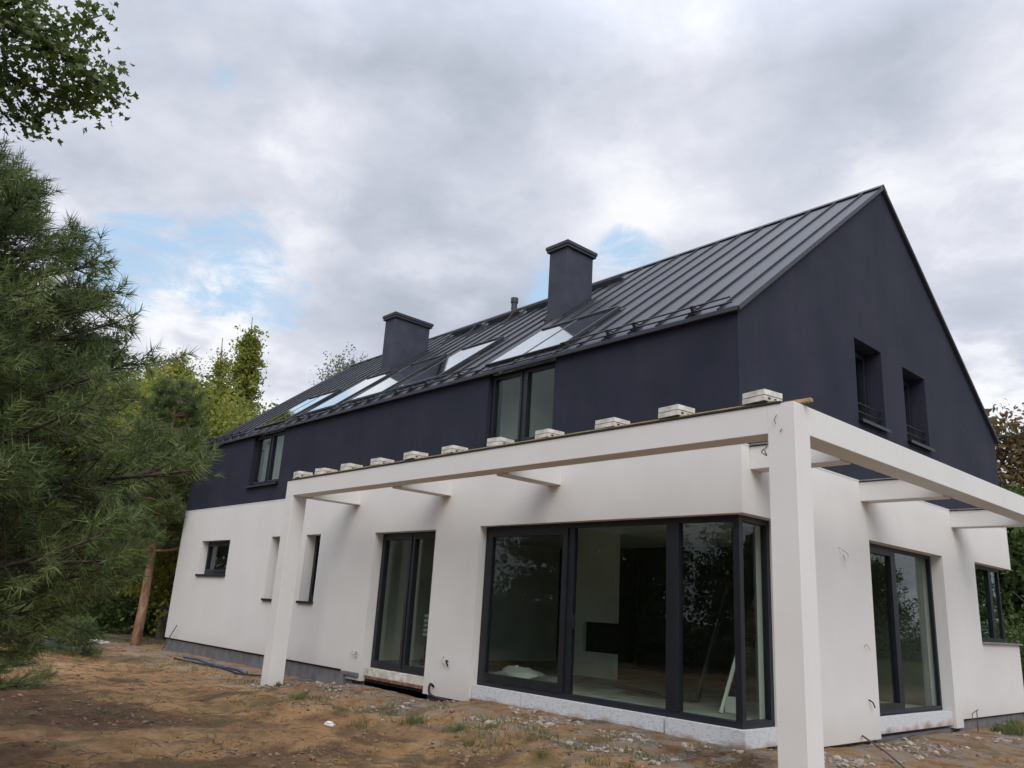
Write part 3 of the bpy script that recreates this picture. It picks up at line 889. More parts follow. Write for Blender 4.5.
# sliding sash, left
sx0, sx1, sz0, sz1 = -4.93, -3.10, z0 + fw, z1 - fw
for a, b, c, d in ((sx0, sx0 + .10, sz0, sz1), (sx1 - .10, sx1, sz0, sz1), (sx0 + .10, sx1 - .10, sz0, sz0 + .12), (sx0 + .10, sx1 - .10, sz1 - .10, sz1)):
    cg.box(a, b, R_ - .016, R_ + .06, c, d)
cgo = cg.build('corner_window', 'frame', house, bevel=.004)
def pane(x0, x1, y0, y1, z0_, z1_):
    m_ = MB(); m_.box(x0, x1, y0, y1, z0_, z1_); m_.build('glass_pane', 'glass', cgo)
pane(sx0 + .10, sx1 - .10, R_ + .02, R_ + .028, sz0 + .12, sz1 - .10)
pane(-2.98, -1.26, R_ + .04, R_ + .048, sz0, sz1)
pane(-1.06, -R_ - .09, R_ + .04, R_ + .048, sz0, sz1)
pane(-R_ - .05, -R_ - .042, R_ + .09, .80, sz0, sz1)
mb = MB(); mb.box(-2.93, -2.90, R_ - .03, R_ + .0, .95, 1.15); mb.build('handle', 'frame', cgo)

# kitchen corner window (far end of the gable): see-through to the garden
kw = MB()
z0, z1 = 1.10, 2.53
kw.box(-.25, -.18, 7.92, 8.0, z0, z1)
kw.box(-.25, -.18, 8.0, W - .18, z0, z0 + .07); kw.box(-.25, -.18, 8.0, W - .18, z1 - .07, z1)
kw.box(-.26, -.17, 9.15, 9.30, z0 + .07, z1 - .07)
kw.box(-.25, -.18, W - .25, W - .181, z0 + .07, z1 - .07)
kw.box(-1.7, -.251, W - .25, W - .18, z0, z0 + .07); kw.box(-1.7, -.251, W - .25, W - .18, z1 - .07, z1)
kw.box(-1.7, -1.62, W - .25, W - .18, z0 + .07, z1 - .07)
kwo = kw.build('corner_window', 'frame', house, bevel=.004)
m_ = MB(); m_.box(-.22, -.212, 8.0, 9.15, z0 + .07, z1 - .07); m_.build('glass_pane', 'glass', kwo)
m_ = MB(); m_.box(-.22, -.212, 9.30, W - .25, z0 + .07, z1 - .07); m_.build('glass_pane', 'glass', kwo)
m_ = MB(); m_.box(-1.62, -.25, W - .22, W - .212, z0 + .07, z1 - .07); m_.build('glass_pane', 'glass', kwo)
m_ = MB(); m_.box(-.18, .05, 7.94, W + .04, z0 - .036, z0 - .006); m_.build('sill', 'ledge', kwo)

# insulation strips wrapped in printed foil under the floor-length glazing
mb = MB()
for i, (a, b) in enumerate(((-5.0, -3.88), (-3.87, -2.55), (-2.54, -1.24), (-1.20, -.062))):
    MB().box(a, b, .05 + .006 * (i % 2), .14, -.235, -.034).build('foil_insulation', 'foil', house)
MB().box(-.14, -.06, .141, .86, -.235, -.034).build('foil_insulation', 'foil', house)
MB().box(-.16, -.045, 3.52, 6.34, -.25, -.034).build('foil_insulation', 'foil', house)
mb = MB()
mb.box(-8.22, -6.27, .06, .19, -.19, -.055)
mb.build('door_threshold', 'fibre', house)
mb = MB()
mb.box(-8.24, -6.25, .10, .30, -.50, -.161)
mb.box(-8.9, -6.0, .12, .34, -.6, -.30)
mb.build('foundation', 'black', house)
mb = MB()
x = -8.15
while x < -6.4:
    mb.box(x, x + .23, .04, .098, -.245, -.195)
    x += .245
mb.box(-5.0, -1.3, .0, .05, -.265, -.238)
x = -1.2
while x < -.2:
    mb.box(x, x + .22, .015, .052, -.275, -.242); x += .235
mb.build('brick_course', 'brick', house, bevel=.006)
mb = MB()
mb.box(-8.9, -8.3, -.05, .09, -.235, -.165)
mb.box(-8.9, -8.78, -.05, .09, -.5, -.236)
mb.build('stone_step', 'plinth', house, bevel=.01)

# loose cables left sticking out of the walls
def cable(pts, r=.008, mat='cable', parent=house, name='cable_stub'):
    # smooth through points
    P_ = [np.array(p, float) for p in pts]
    out = []
    for i in range(len(P_) - 1):
        p0 = P_[max(i - 1, 0)]; p1 = P_[i]; p2 = P_[i + 1]; p3 = P_[min(i + 2, len(P_) - 1)]
        for k in range(5):
            t = k / 5
            out.append(.5 * ((2 * p1) + (-p0 + p2) * t + (2 * p0 - 5 * p1 + 4 * p2 - p3) * t * t + (-p0 + 3 * p1 - 3 * p2 + p3) * t ** 3))
    out.append(P_[-1])
    return MB().tube(out, r, 6).build(name, mat, parent, smooth=True)
cable([(0, 2.5, 2.30), (.05, 2.52, 2.26), (.06, 2.66, 2.20), (.05, 2.6, 2.12), (.05, 2.52, 2.2)], .007)
cable([(0, 3.17, .23), (.05, 3.18, .2), (.05, 3.24, .13)], .01, 'rubber')
cable([(0, 3.13, .95), (.04, 3.13, .98), (.05, 3.2, .9)], .006)
cable([(-8.6, 0, .22), (-8.58, -.06, .19), (-8.45, -.05, .16), (-8.38, -.05, .24), (-8.42, -.03, .1)], .01)
cable([(-5.75, 0, .36), (-5.72, -.06, .32), (-5.66, -.05, .22)], .012)
cable([(-5.62, 0, .27), (-5.6, -.06, .28), (-5.55, -.05, .2)], .014, 'rubber')
cable([(-5.95, .0, -.16), (-5.93, -.10, -.12), (-5.86, -.12, -.28), (-5.3, -.14, -.32)], .022, 'rubber')

# ------------------------------------------------------------------ pergola
DP, D2, SS, LP, BT, BB = 1.39, 1.48, .306, 9.477, 3.388, 3.081
pg = empty('pergola', (D2 - SS / 2, -DP + SS / 2, -.45), label='white plastered L-shaped pergola frame wrapped round the near house corner', cat='pergola')
def pbuild(mb, name, mat, bevel=.006):
    off = np.array(pg.location)
    mb.v = [tuple(np.array(v) - off) for v in mb.v]
    return mb.build(name, mat, pg, bevel=bevel)
pbuild(MB().box(D2 - SS, D2, -DP, -DP + SS, -.75, BT), 'column', 'white')
pbuild(MB().box(-LP, -LP + SS, -DP, -DP + SS, -.75, BT), 'column', 'white')
pbuild(MB().box(D2 - SS, D2, 11.2, 11.5, -.75, BT), 'column', 'white')
pbuild(MB().box(-LP + SS - .001, D2 - SS + .001, -DP + .001, -DP + SS - .001, BB, BT - .001), 'beam', 'white')
pbuild(MB().box(D2 - SS + .001, D2 - .001, -DP + SS - .001, 11.2, BB, BT - .001), 'beam', 'white')
for xr in (-8.90, -5.88, -3.16):
    pbuild(MB().box(xr - .28, xr, -DP + SS - .002, .0, 3.055, 3.35), 'cross_beam', 'white')
for i, yl in enumerate((.20, 3.30, 6.91)):
    cbo = pbuild(MB().box(.0, D2 - SS + .002, yl, yl + .28, 3.06, 3.35), 'cross_beam', 'white')
    mbc = MB().box(.0, D2 - SS, yl - .03, yl + .31, 3.364, 3.380)
    off = np.array(pg.location); mbc.v = [tuple(np.array(v) - off) for v in mbc.v]
    mbc.build('capping', 'ledge', cbo)
mb = MB()
mb.box(-LP - .01, D2 - SS + .16, -DP - .012, -DP + SS + .01, BT + .001, BT + .022)
pbuild(mb, 'roofing_felt', 'black', 0)
# wires hanging on the near column
def wire_on(pts, r, mat='cable'):
    off = np.array(pg.location)
    cable([np.array(p) - off for p in pts], r, mat, pg, 'wire')
wire_on([(1.12, -1.20, BB), (1.12, -1.27, 3.02), (1.10, -1.33, 2.93), (1.09, -1.28, 2.88), (1.02, -1.26, 2.93), (1.06, -1.22, 2.98)], .008)
wire_on([(D2 - .20, -DP, 3.27), (D2 - .19, -DP - .03, 3.25), (D2 - .21, -DP - .03, 3.21), (D2 - .20, -DP - .02, 3.17)], .004, 'steel')
wire_on([(D2 - .15, -DP, 3.12), (D2 - .14, -DP - .02, 3.10), (D2 - .155, -DP - .02, 3.08)], .004, 'steel')

# timber battens lying on the beam
b0 = MB().box(-LP + .1, D2 - .22, -DP + .035, -DP + .085, BT + .0225, BT + .05).build('timber_batten', 'timber', bevel=.003)
tag(b0, 'long thin yellowish timber batten lying along the top of the pergola front beam', 'batten')
b1 = MB().box(D2 - .42, D2 + .09, -DP + .175, -DP + .23, BT + .0235, BT + .062).build('timber_offcut', 'timber', bevel=.003)
tag(b1, 'short yellow timber offcut sticking out over the near corner of the pergola', 'timber')

# white slab blocks standing on the beam
def make_block():
    r = empty('slab_block', (0, 0, 0))
    for k in range(2):
        m_ = MB()
        z = .004 + k * .062
        wx, wy = .31, .29
        # perforated slab: side faces with dark round-ended slots
        m_.box(0, wx, 0, wy, z, z + .056)
        h_ = m_
        m_.v = [(x_ + (.005 if k else -.002), y_ - (.003 if k else 0), z_) for x_, y_, z_ in m_.v]
        for j in range(2):
            y = .06 + j * .10
            h_.box(wx - .002, wx + .0025, y, y + .035, z + .02, z + .040, 1)
        m_.build('slab', ['fibre', 'hole'], r)
    return r
bx_pos = [.87, -.26, -1.27, -2.38, -3.38, -4.48, -5.49, -6.50, -7.53, -8.47, -9.36]
ordn = ['standing nearest the corner column, in front of the gable corner', 'second from the near column', 'third from the near column',
        'just right of the tall upper window', 'in front of the tall upper window', 'just left of the tall upper window',
        'midway between the two upper windows', 'fifth from the far column', 'fourth from the far column',
        'second from the far end of the beam', 'standing on the far column']
ordn = ['nearest to the corner column', 'second from the corner column', 'third from the corner column', 'fourth from the corner column',
        'fifth from the corner column', 'middle one of the row of eleven', 'fifth from the far column', 'fourth from the far column',
        'third from the far column', 'second from the far column', 'last, on top of the far column']
blk = make_block()
for i, x in enumerate(bx_pos):
    o = blk if i == 0 else copy_tree(blk)
    o.location = (x, -DP + .03 + random.uniform(-.01, .02), BT + .051)
    o.rotation_euler = (0, 0, math.radians(random.uniform(-11, 9)))
    sc_ = random.uniform(.86, 1.08)
    o.scale = (sc_, 1, random.uniform(.92, 1.05))
    tag(o, 'white hollow slab block on the pergola beam, ' + ordn[i], 'block', 'white blocks lined up on the pergola beam')

# ------------------------------------------------------------------ things inside, behind the glass
def lean(name, label, cat, base, top, w_, t_, mat, upv=(0, 0, 1)):
    o = MB().bar((0, 0, 0), np.array(top, float) - np.array(base, float), w_, t_, 0, upv).build(name, mat)
    o.location = base
    return tag(o, label, cat)
lean('plank', 'pale plank leaning inside the glass corner', 'plank', (-1.0, 1.0, .02), (-.66, 1.0, 1.0), .045, .025, 'inwhite', (0, 1, 0))
lean('board', 'dark board leaning on the partition behind the fixed corner pane', 'board', (-1.9, 2.55, .02), (-1.5, 3.13, 1.9), .25, .03, 'dirtwood', (0, 1, 0))
lean('ladder_rail', 'dark upright leaning deep inside behind the narrow pane', 'board', (-2.0, 1.9, .02), (-2.05, 3.12, 2.3), .07, .04, 'indim', (1, 0, 0))
o = MB().box(-.10, .10, -.07, .07, 0, .2).build('carton', 'inwhite', bevel=.01); o.location = (-.98, 1.28, .001); tag(o, 'small white carton on the floor by the leaning plank', 'carton')
# heap of plastic bags behind the left pane
def lump(name, loc, rx, ry, rz_, mat, label, cat, seed, group=None):
    m_ = MB(); n_, k_ = 18, 9
    for j in range(k_ + 1):
        ph = j / k_ * math.pi * .5
        for i in range(n_):
            th = 2 * math.pi * i / n_
            q = 1 + .55 * (float(vnoise(np.array(i * .9 + seed * 7.1), np.array(j * 1.1 + seed), seed)) - .5)
            m_.v.append((rx * math.cos(ph) * math.cos(th) * q, ry * math.cos(ph) * math.sin(th) * q, rz_ * math.sin(ph) * q))
    for j in range(k_):
        for i in range(n_):
            m_.f.append((j * n_ + i, j * n_ + (i + 1) % n_, (j + 1) * n_ + (i + 1) % n_, (j + 1) * n_ + i)); m_.m.append(0)
    o_ = m_.build(name, mat, smooth=True); o_.location = loc
    return tag(o_, label, cat, group)
lump('sack', (-5.6, 1.6, 0), .55, .3, .17, 'inwhite', 'crumpled white sack on the floor behind the left sliding pane, the bigger one', 'sack', 1)
lump('sack', (-4.75, 1.6, 0), .4, .25, .1, 'ledge', 'smaller grey crumpled sack to the right of the white one', 'sack', 2)
pal = empty('brick_stack', (-7.6, 1.6, 0), label='stack of red bricks and white boards behind the left terrace door', cat='stack')
m_ = MB()
for k in range(3): m_.box(-.45, .45, -.3, .3, .14 + k * .13, .26 + k * .13)
m_.build('brick_layer', 'brick', pal, bevel=.01)
m_ = MB()
for k in range(5): m_.box(-.5, .5, -.32, .32, .55 + k * .09, .61 + k * .09)
m_.build('board_layer', 'inwhite', pal)
MB().box(-.5, .5, -.35, .35, 0, .12).build('pallet', 'dirtwood', pal)
for k, (x, y, a) in enumerate(((-2.6, 1.7, .2), (-3.4, 2.2, -.4))):
    o = MB().box(-.6, .6, -.12, .12, 0, .03).build('floor_board', 'dirtwood'); o.location = (x, y, .001); o.rotation_euler = (0, 0, a)
    tag(o, ['dusty board lying flat inside, nearest the middle pane', 'dusty board lying flat inside, nearer the fireplace'][k], 'board')

# ------------------------------------------------------------------ loose things outside
def at(x, y, dz=0.0):
    return (x, y, gh(x, y) + dz)
o = MB().tube([(0, 0, .0), (.48, .14, .72)], .014, 6).build('steel_rod', 'steel'); o.location = at(-18.0, -.22, -.03)
tag(o, 'thin grey steel rod leaning against the far left end of the white wall', 'rod')
pts = [(-15.3, -.62), (-14.6, -.55), (-13.7, -.66), (-12.8, -.72), (-12.0, -.75), (-11.4, -.78)]
o = cable([at(x, y, .035) for i, (x, y) in enumerate(pts)], .038, 'bluepipe', None, 'drain_pipe')
tag(o, 'blue-grey plastic pipe lying on the ground along the plinth', 'pipe')
o = cable([at(x, y, .03) for x, y in [(-15.2, -.9), (-14.2, -.98), (-12.6, -.86), (-11.3, -.95), (-10.6, -.6)]], .02, 'rubber', None, 'hose')
tag(o, 'thin black hose lying beside the blue-grey pipe', 'hose')
for i, (p, q, r, l) in enumerate([((-.25, 3.3), (.95, .55), .012, 'longer of two thin rusty rods crossing on the earth by the gable wall'),
                                  ((-.0, 2.9), (1.35, 1.35), .012, 'shorter rusty rod crossing the longer one by the gable wall')]):
    a, b = np.array(at(*p, .14 if i == 0 else .12)), np.array(at(*q, .03))
    o = MB().tube([(0, 0, 0), (b - a) * .5 + np.array((0, 0, .03)), b - a], r, 6).build('rusty_rod', 'rust'); o.location = a
    tag(o, l, 'rod')
o = MB()
o.tube([(0, 0, 0), (.0, .02, .34)], .008, 6); o.tube([(.01, -.22, .30), (0, .02, .34), (0, .10, .35)], .007, 6); o.tube([(.01, -.22, .30), (.03, -.33, .12)], .006, 6)
o = o.build('bent_wire', 'rust'); o.location = at(.12, 6.95); tag(o, 'thin bent T-shaped rusty wire standing up beside the gable plinth', 'wire')
m_ = MB(); m_.box(-.07, .07, -.035, .035, 0, .03); m_.box(-.05, .03, -.03, .03, .03, .05)
o = m_.build('litter', 'litter', bevel=.008); o.location = at(-4.39, -2.86, -.002); o.rotation_euler = (.1, .1, .5); tag(o, 'small white piece of litter on the brown earth before the left terrace door', 'litter')
m_ = MB(); m_.box(-.3, .3, -.12, .12, 0, .06)
o = m_.build('foam_board', 'litter', bevel=.01); o.location = at(-20.5, -1.1, -.01); o.rotation_euler = (0, .05, .3); tag(o, 'flat pale board lying in the grass near the orange pine trunk', 'board')
for i, (x, y, l_, a, h_) in enumerate(((-24.0, -.9, 3.0, .55, .1), (-22.8, -.2, 2.2, .4, .08), (-25.2, .1, 2.6, .75, .2), (-23.2, .6, 1.8, .3, .06))):
    m_ = MB().tube([(-l_ / 2, 0, 0), (0, .06, .02), (l_ / 2, 0, 0)], [.07, .08, .06], 8)
    o = m_.build('log', 'dirtwood', smooth=True); o.location = at(x, y, h_ * .5); o.rotation_euler = (0, 0, a)
    tag(o, ['long brown log lying nearest the camera in the far clearing', 'brown log just behind the nearest one, beside the pine trunk', 'brown log lying highest in the brushwood heap', 'shortest brown log, nearest to the house end'][i], 'log', 'logs lying before the trees')
# crumpled black plastic sheet with a wrapped slab
sh = empty('plastic_sheet', at(-18.6, -3.0), label='crumpled black plastic sheet bundle on the ground at the left under the pine', cat='plastic sheet')
def crumple(nx, ny, sx, sy, f, name, mat):
    m_ = MB()
    for i in range(nx):
        for j in range(ny):
            m_.v.append(f(i / (nx - 1), j / (ny - 1)))
    for i in range(nx - 1):
        for j in range(ny - 1):
            m_.f.append((i * ny + j, (i + 1) * ny + j, (i + 1) * ny + j + 1, i * ny + j + 1)); m_.m.append(0)
    o_ = m_.build(name, mat, sh, smooth=True)
    s_ = o_.modifiers.new('solid', 'SOLIDIFY'); s_.thickness = .01
    return o_
def ff_(a, b):
    x, y = (a - .5) * 1.5, (b - .5) * .8
    e = min(a, 1 - a, b, 1 - b) * 6
    return (x, y, .02 + .16 * min(1, e) * (.6 + .8 * float(vnoise(np.array(a * 9), np.array(b * 6), 5))) + .04 * float(vnoise(np.array(a * 25), np.array(b * 15), 6)))
crumple(40, 26, 1, 1, ff_, 'sheet', 'tarp')
sh.rotation_euler = (0, 0, .5)
sl = MB().box(-.8, .8, -.16, .16, 0, .1).build('dark_slab', 'tarp', bevel=.02); sl.location = at(-17.0, -2.75, .06); sl.rotation_euler = (.04, .03, .55)
tag(sl, 'dark grey slab lying beside the black plastic sheet', 'slab')

# wire fence in front of the wood
fe = empty('wire_fence', at(-26.4, 2.7), label='low wire mesh fence on thin dark posts at the edge of the wood', cat='fence')
fpts = [(-27.8, -9.0), (-27.4, -6.0), (-27.0, -3.2), (-26.7, -.2), (-26.4, 2.7), (-26.1, 5.6), (-25.8, 8.5), (-25.5, 11.4)]
off = np.array(fe.location)
for x, y in fpts:
    m_ = MB().tube([np.array((x, y, gh(x, y) - .2)) - off, np.array((x, y, gh(x, y) + 1.75)) - off], .04, 6)
    m_.build('post', 'rust', fe)
m_ = MB()
for (x0, y0), (x1, y1) in zip(fpts, fpts[1:]):
    g0, g1_ = gh(x0, y0), gh(x1, y1)
    for k in range(8):
        z = .15 + k * .2
        m_.tube([np.array((x0, y0, g0 + z)) - off, np.array((x1, y1, g1_ + z)) - off], .006, 4, caps=False)
    for j in range(1, 15):
        t = j / 15
        m_.tube([np.array((x0 + (x1 - x0) * t, y0 + (y1 - y0) * t, g0 + .15)) - off, np.array((x0 + (x1 - x0) * t, y0 + (y1 - y0) * t, g0 + 1.55)) - off], .005, 4, caps=False)
m_.build('wire_mesh', 'steel', fe)

# parked car glimpsed beyond the garden at the far right
car = empty('parked_car', at(-2.9, 33), label='pale silver parked car half hidden behind the bushes at the right edge', cat='car')
prof = [(-2.1, .35), (-2.15, .75), (-1.95, .95), (-1.3, 1.02), (-.75, 1.42), (.75, 1.45), (1.45, 1.02), (2.05, .9), (2.12, .6), (2.08, .35)]
m_ = MB()
for y in (-.82, .82):
    for x, z in prof:
        yy = y * (1 if z < 1.05 else .84)
        m_.v.append((x, yy, z))
n_ = len(prof)
for i in range(n_ - 1):
    m_.f.append((i, i + 1, n_ + i + 1, n_ + i)); m_.m.append(0)
m_.f.append((0, n_, 2 * n_ - 1, n_ - 1)); m_.m.append(0)
m_.f.append(tuple(range(n_))); m_.m.append(0); m_.f.append(tuple(range(n_, 2 * n_))[::-1]); m_.m.append(0)
m_.build('body', 'carpaint', car, bevel=.05)
m_ = MB()
for y, s_ in ((-.79, -1), (.79, 1)):
    m_.quad([(-1.15, s_ * .80, 1.05), (1.3, s_ * .80, 1.05), (.72, s_ * .70, 1.40), (-.7, s_ * .70, 1.38)])
m_.quad([(-1.34, -.6, 1.06), (-1.34, .6, 1.06), (-.82, .55, 1.42), (-.82, -.55, 1.42)])
m_.quad([(1.5, -.6, 1.04), (1.5, .6, 1.04), (.86, .55, 1.44), (.86, -.55, 1.44)])
m_.build('window', 'tarp', car)
for x in (-1.3, 1.3):
    for s_ in (-1, 1):
        MB().tube([(x, s_ * .68, .33), (x, s_ * .86, .33)], .33, 18).build('wheel', 'rubber', car)
car.rotation_euler = (0, 0, .3)

# ------------------------------------------------------------------ trees
def bez(p0, p1, p2, n=6):
    p0, p1, p2 = map(np.array, (p0, p1, p2))
    return [(1 - t) ** 2 * p0 + 2 * t * (1 - t) * p1 + t * t * p2 for t in np.linspace(0, 1, n)]

def needle_shoots(tips, dirs, nlen, per, width, slen):
    """bottle-brush shoots: needles leave the last slen metres of each twig, pointing forward"""
    n = len(tips)
    t = RNG.uniform(0, 1, (n, per))
    base = tips[:, None, :] - dirs[:, None, :] * (t * slen[:, None])[:, :, None]
    rnd = unit(RNG.normal(size=(n, per, 3)))
    perp = unit(rnd - dirs[:, None, :] * np.sum(rnd * dirs[:, None, :], -1, keepdims=True))
    fw_ = RNG.uniform(.35, 1.1, (n, per, 1)) + (1 - t[:, :, None]) * .5
    nd_ = unit(perp + dirs[:, None, :] * fw_)
    nd_[:, :, 2] -= .12
    nd_ = unit(nd_)
    ln = nlen * RNG.uniform(.7, 1.15, (n, per, 1))
    side = unit(np.cross(nd_, RNG.normal(size=nd_.shape))) * width * .5
    V = np.stack([base - side, base + side, base + nd_ * ln], axis=2)
    return V.reshape(-1, 3)

def make_pine(name, label, base, H, R, crown0, nwh, nlen=.11, width=.004, per=46, prof=None, seed=1, lean_=(0, 0), bark='bark_pine', needle='needles', dense=1.0, tr=.13, shoot=.22, group=None, upw=.0):
    rs = np.random.default_rng(seed)
    root = empty(name, base, label=label, cat='tree', group=group)
    tp = [(lean_[0] * t * H + .06 * math.sin(t * 5 + seed), lean_[1] * t * H + .06 * math.cos(t * 4), t * H) for t in np.linspace(0, 1, 9)]
    tp[0] = (0, 0, -.3)
    MB().tube(tp, [tr * (1.05 - .93 * t) for t in np.linspace(0, 1, 9)], 10).build('trunk', bark, root, smooth=True)
    tp = np.array(tp)
    br = MB(); tips = []; dirs = []; sl = []
    for k in range(nwh):
        t = crown0 + (0.97 - crown0) * (k / (nwh - 1)) ** .95
        c0 = np.array([np.interp(t, np.linspace(0, 1, 9), tp[:, i]) for i in range(3)])
        rr = R * (prof(t) if prof else (1 - t) ** .75)
        nb = rs.integers(5, 8)
        a0 = rs.uniform(0, 6.28)
        for j in range(nb):
            az = a0 + j * 6.283 / nb + rs.normal() * .22
            ln = max(.25, rr * rs.uniform(.72, 1.1))
            el = (.15 + .75 * t) + rs.normal() * .12
            d = np.array((math.cos(az), math.sin(az), 0))
            pend = c0 + d * ln * math.cos(el * .55) + np.array((0, 0, ln * (math.sin(el) * .42 + .05)))
            pm = c0 + d * ln * .5 + np.array((0, 0, ln * (.02 if t < .5 else .12)))
            path = bez(c0, pm, pend, 7)
            r0 = .012 + .013 * ln
            br.tube(path, [r0 * (1 - .8 * q) for q in np.linspace(0, 1, 7)], 5, caps=False)
            # side twigs
            nt_ = int(max(4, ln * 11 * dense))
            pa = np.array(path)
            for q in range(nt_):
                s = rs.uniform(.22, 1.0)
                pb = np.array([np.interp(s, np.linspace(0, 1, 7), pa[:, i]) for i in range(3)])
                dd = unit(pa[-1] - pa[0])
                side = unit(np.cross(dd, (0, 0, 1.))) * (1 if q % 2 else -1)
                tw = unit(dd * rs.uniform(.45, 1.1) + side * rs.uniform(.2, 1.0) + np.array((0, 0, rs.uniform(-.15 - upw, .55 + upw * 1.6))))
                tl = min(.75, (.18 + .42 * ln * (1.1 - s))) * rs.uniform(.6, 1.2)
                pe = pb + tw * tl
                br.tube([pb, (pb + pe) / 2 - np.array((0, 0, .02)), pe], [.008, .006, .004], 4, caps=False)
                tips.append(pe + tw * .06); dirs.append(unit(tw + np.array((0, 0, .25)))); sl.append(shoot * rs.uniform(.8, 1.2))
                for _ in range(int(2 * dense + .5)):
                    s2 = rs.uniform(.3, .95)
                    q2 = pb + (pe - pb) * s2
                    t2 = unit(tw + rs.normal(size=3) * .55 + np.array((0, 0, .2)))
                    e2 = q2 + t2 * rs.uniform(.12, .25)
                    tips.append(e2); dirs.append(t2); sl.append(shoot * rs.uniform(.6, 1.0))
            tips.append(pa[-1] + unit(pa[-1] - pa[-2]) * .1); dirs.append(unit(pa[-1] - pa[-2] + np.array((0, 0, .03)))); sl.append(shoot * 1.2)
    br.build('limb', bark, root, smooth=True)
    V = needle_shoots(np.array(tips), unit(np.array(dirs)), nlen, per, width, np.array(sl))
    mesh_polys('crown', V, 3, needle, parent=root)
    return root

def make_tree(name, label, base, H, R, crown0, prof, nl, cl, lv, lsize, leafmat, bark, shape=DIAMOND, seed=1, el=(.3, .9), spread=.5, tr=.16, group=None, cat='tree', droop=.4, lean_=(0, 0)):
    rs = np.random.default_rng(seed)
    root = empty(name, base, label=label, cat=cat, group=group)
    ts = np.linspace(0, 1, 9)
    tp = np.array([(lean_[0] * t * H + .25 * math.sin(t * 4 + seed) * t, lean_[1] * t * H + .25 * math.cos(t * 3 + seed) * t, t * H * .94 - (.3 if t == 0 else 0)) for t in ts])
    MB().tube(tp, [tr * (1.05 - .95 * t) for t in ts], 9).build('trunk', bark, root, smooth=True)
    br = MB(); C = []
    for k in range(nl):
        t = crown0 + (.98 - crown0) * (k + rs.uniform(0, 1)) / nl
        c0 = np.array([np.interp(t * .93, ts, tp[:, i]) for i in range(3)])
        az = k * 2.4 + rs.normal() * .4
        e = rs.uniform(*el)
        ln = R * prof(t) * rs.uniform(.6, 1.15) + .15
        d = np.array((math.cos(az) * math.cos(e), math.sin(az) * math.cos(e), math.sin(e)))
        pend = c0 + d * ln
        pm = c0 + d * ln * .5 + rs.normal(size=3) * .08 * ln
        path = bez(c0, pm, pend, 5)
        br.tube(path, [max(.012, tr * .32 * (1 - .85 * q)) * (1 - .5 * t) for q in np.linspace(0, 1, 5)], 5, caps=False)
        pa = np.array(path)
        for _ in range(cl):
            s = rs.uniform(.3, 1.08)
            pc = np.array([np.interp(s, np.linspace(0, 1, 5), pa[:, i]) for i in range(3)]) + rs.normal(size=3) * spread * .55
            sg = spread * rs.uniform(.35, .8)
            C.append(pc + rs.normal(size=(rs.integers(int(lv * .6), int(lv * 1.4)), 3)) * np.array((sg, sg, sg * .7)) * .6)
    br.build('limb', bark, root, smooth=True)
    C = np.concatenate(C)
    mesh_polys('crown', leaf_verts(C, lsize, shape, droop), len(shape), leafmat, parent=root)
    return root

def gp(u, v, dist):
    """ground position in a photo direction at a horizontal distance from the camera"""
    d = ray(u, v); h = d[:2] / np.linalg.norm(d[:2])
    p = CAM[:2] + h * dist
    return (float(p[0]), float(p[1]), gh(p[0], p[1]) - .02)

def gpt(u, v, dist):
    """base and height of a tree whose top shows at photo point (u, v)"""
    d = ray(u, v); k = dist / math.hypot(d[0], d[1])
    p = CAM + d * k; g = gh(p[0], p[1]) - .02
    return (float(p[0]), float(p[1]), g), float(p[2] - g)

# big near pine at the left edge
make_pine('pine_tree', 'big dark green pine filling the left edge, its branches reaching toward the house', gp(-150, 640, 8.0), 5.15, 1.0, .17, 28,
          nlen=.12, width=.0085, per=32, prof=lambda t: float(np.interp(t * 5.15 - .45, [.3, .5, .8, 1.0, 1.5, 1.9, 2.5, 3.1, 3.5, 4.0, 4.7], [.6, 1.05, 1.7, 2.0, 2.0, 2.2, 1.6, 1.35, 1.25, .8, .15])), seed=3, dense=.9, tr=.11, upw=.4)
# low pine seedling on the ground at the left
make_pine('pine_sapling', 'knee-high green pine sapling at the left edge of the bare earth', gp(-4, 640, 15.5), 1.1, .8, .1, 6, nlen=.10, width=.005, per=34, seed=9, dense=1.2, tr=.03)
make_pine('pine_sapling', 'tiny pine sapling growing right of the black plastic sheet', gp(76, 640, 22.0), .62, .5, .1, 5, nlen=.10, width=.006, per=30, seed=10, dense=1.0, tr=.025)
# orange-barked pine in the clearing
ob = gp(137, 632, 26.5)
make_pine('pine_tree', 'tall pine with bare orange trunk beside the far end of the house', ob, 7.9, 1.9, .34, 12, nlen=.17, width=.02, per=24,
          prof=lambda t: 1.1 * (1 - t) ** .45, seed=5, bark='bark_orange', needle='needles', dense=1.1, tr=.145, shoot=.35)

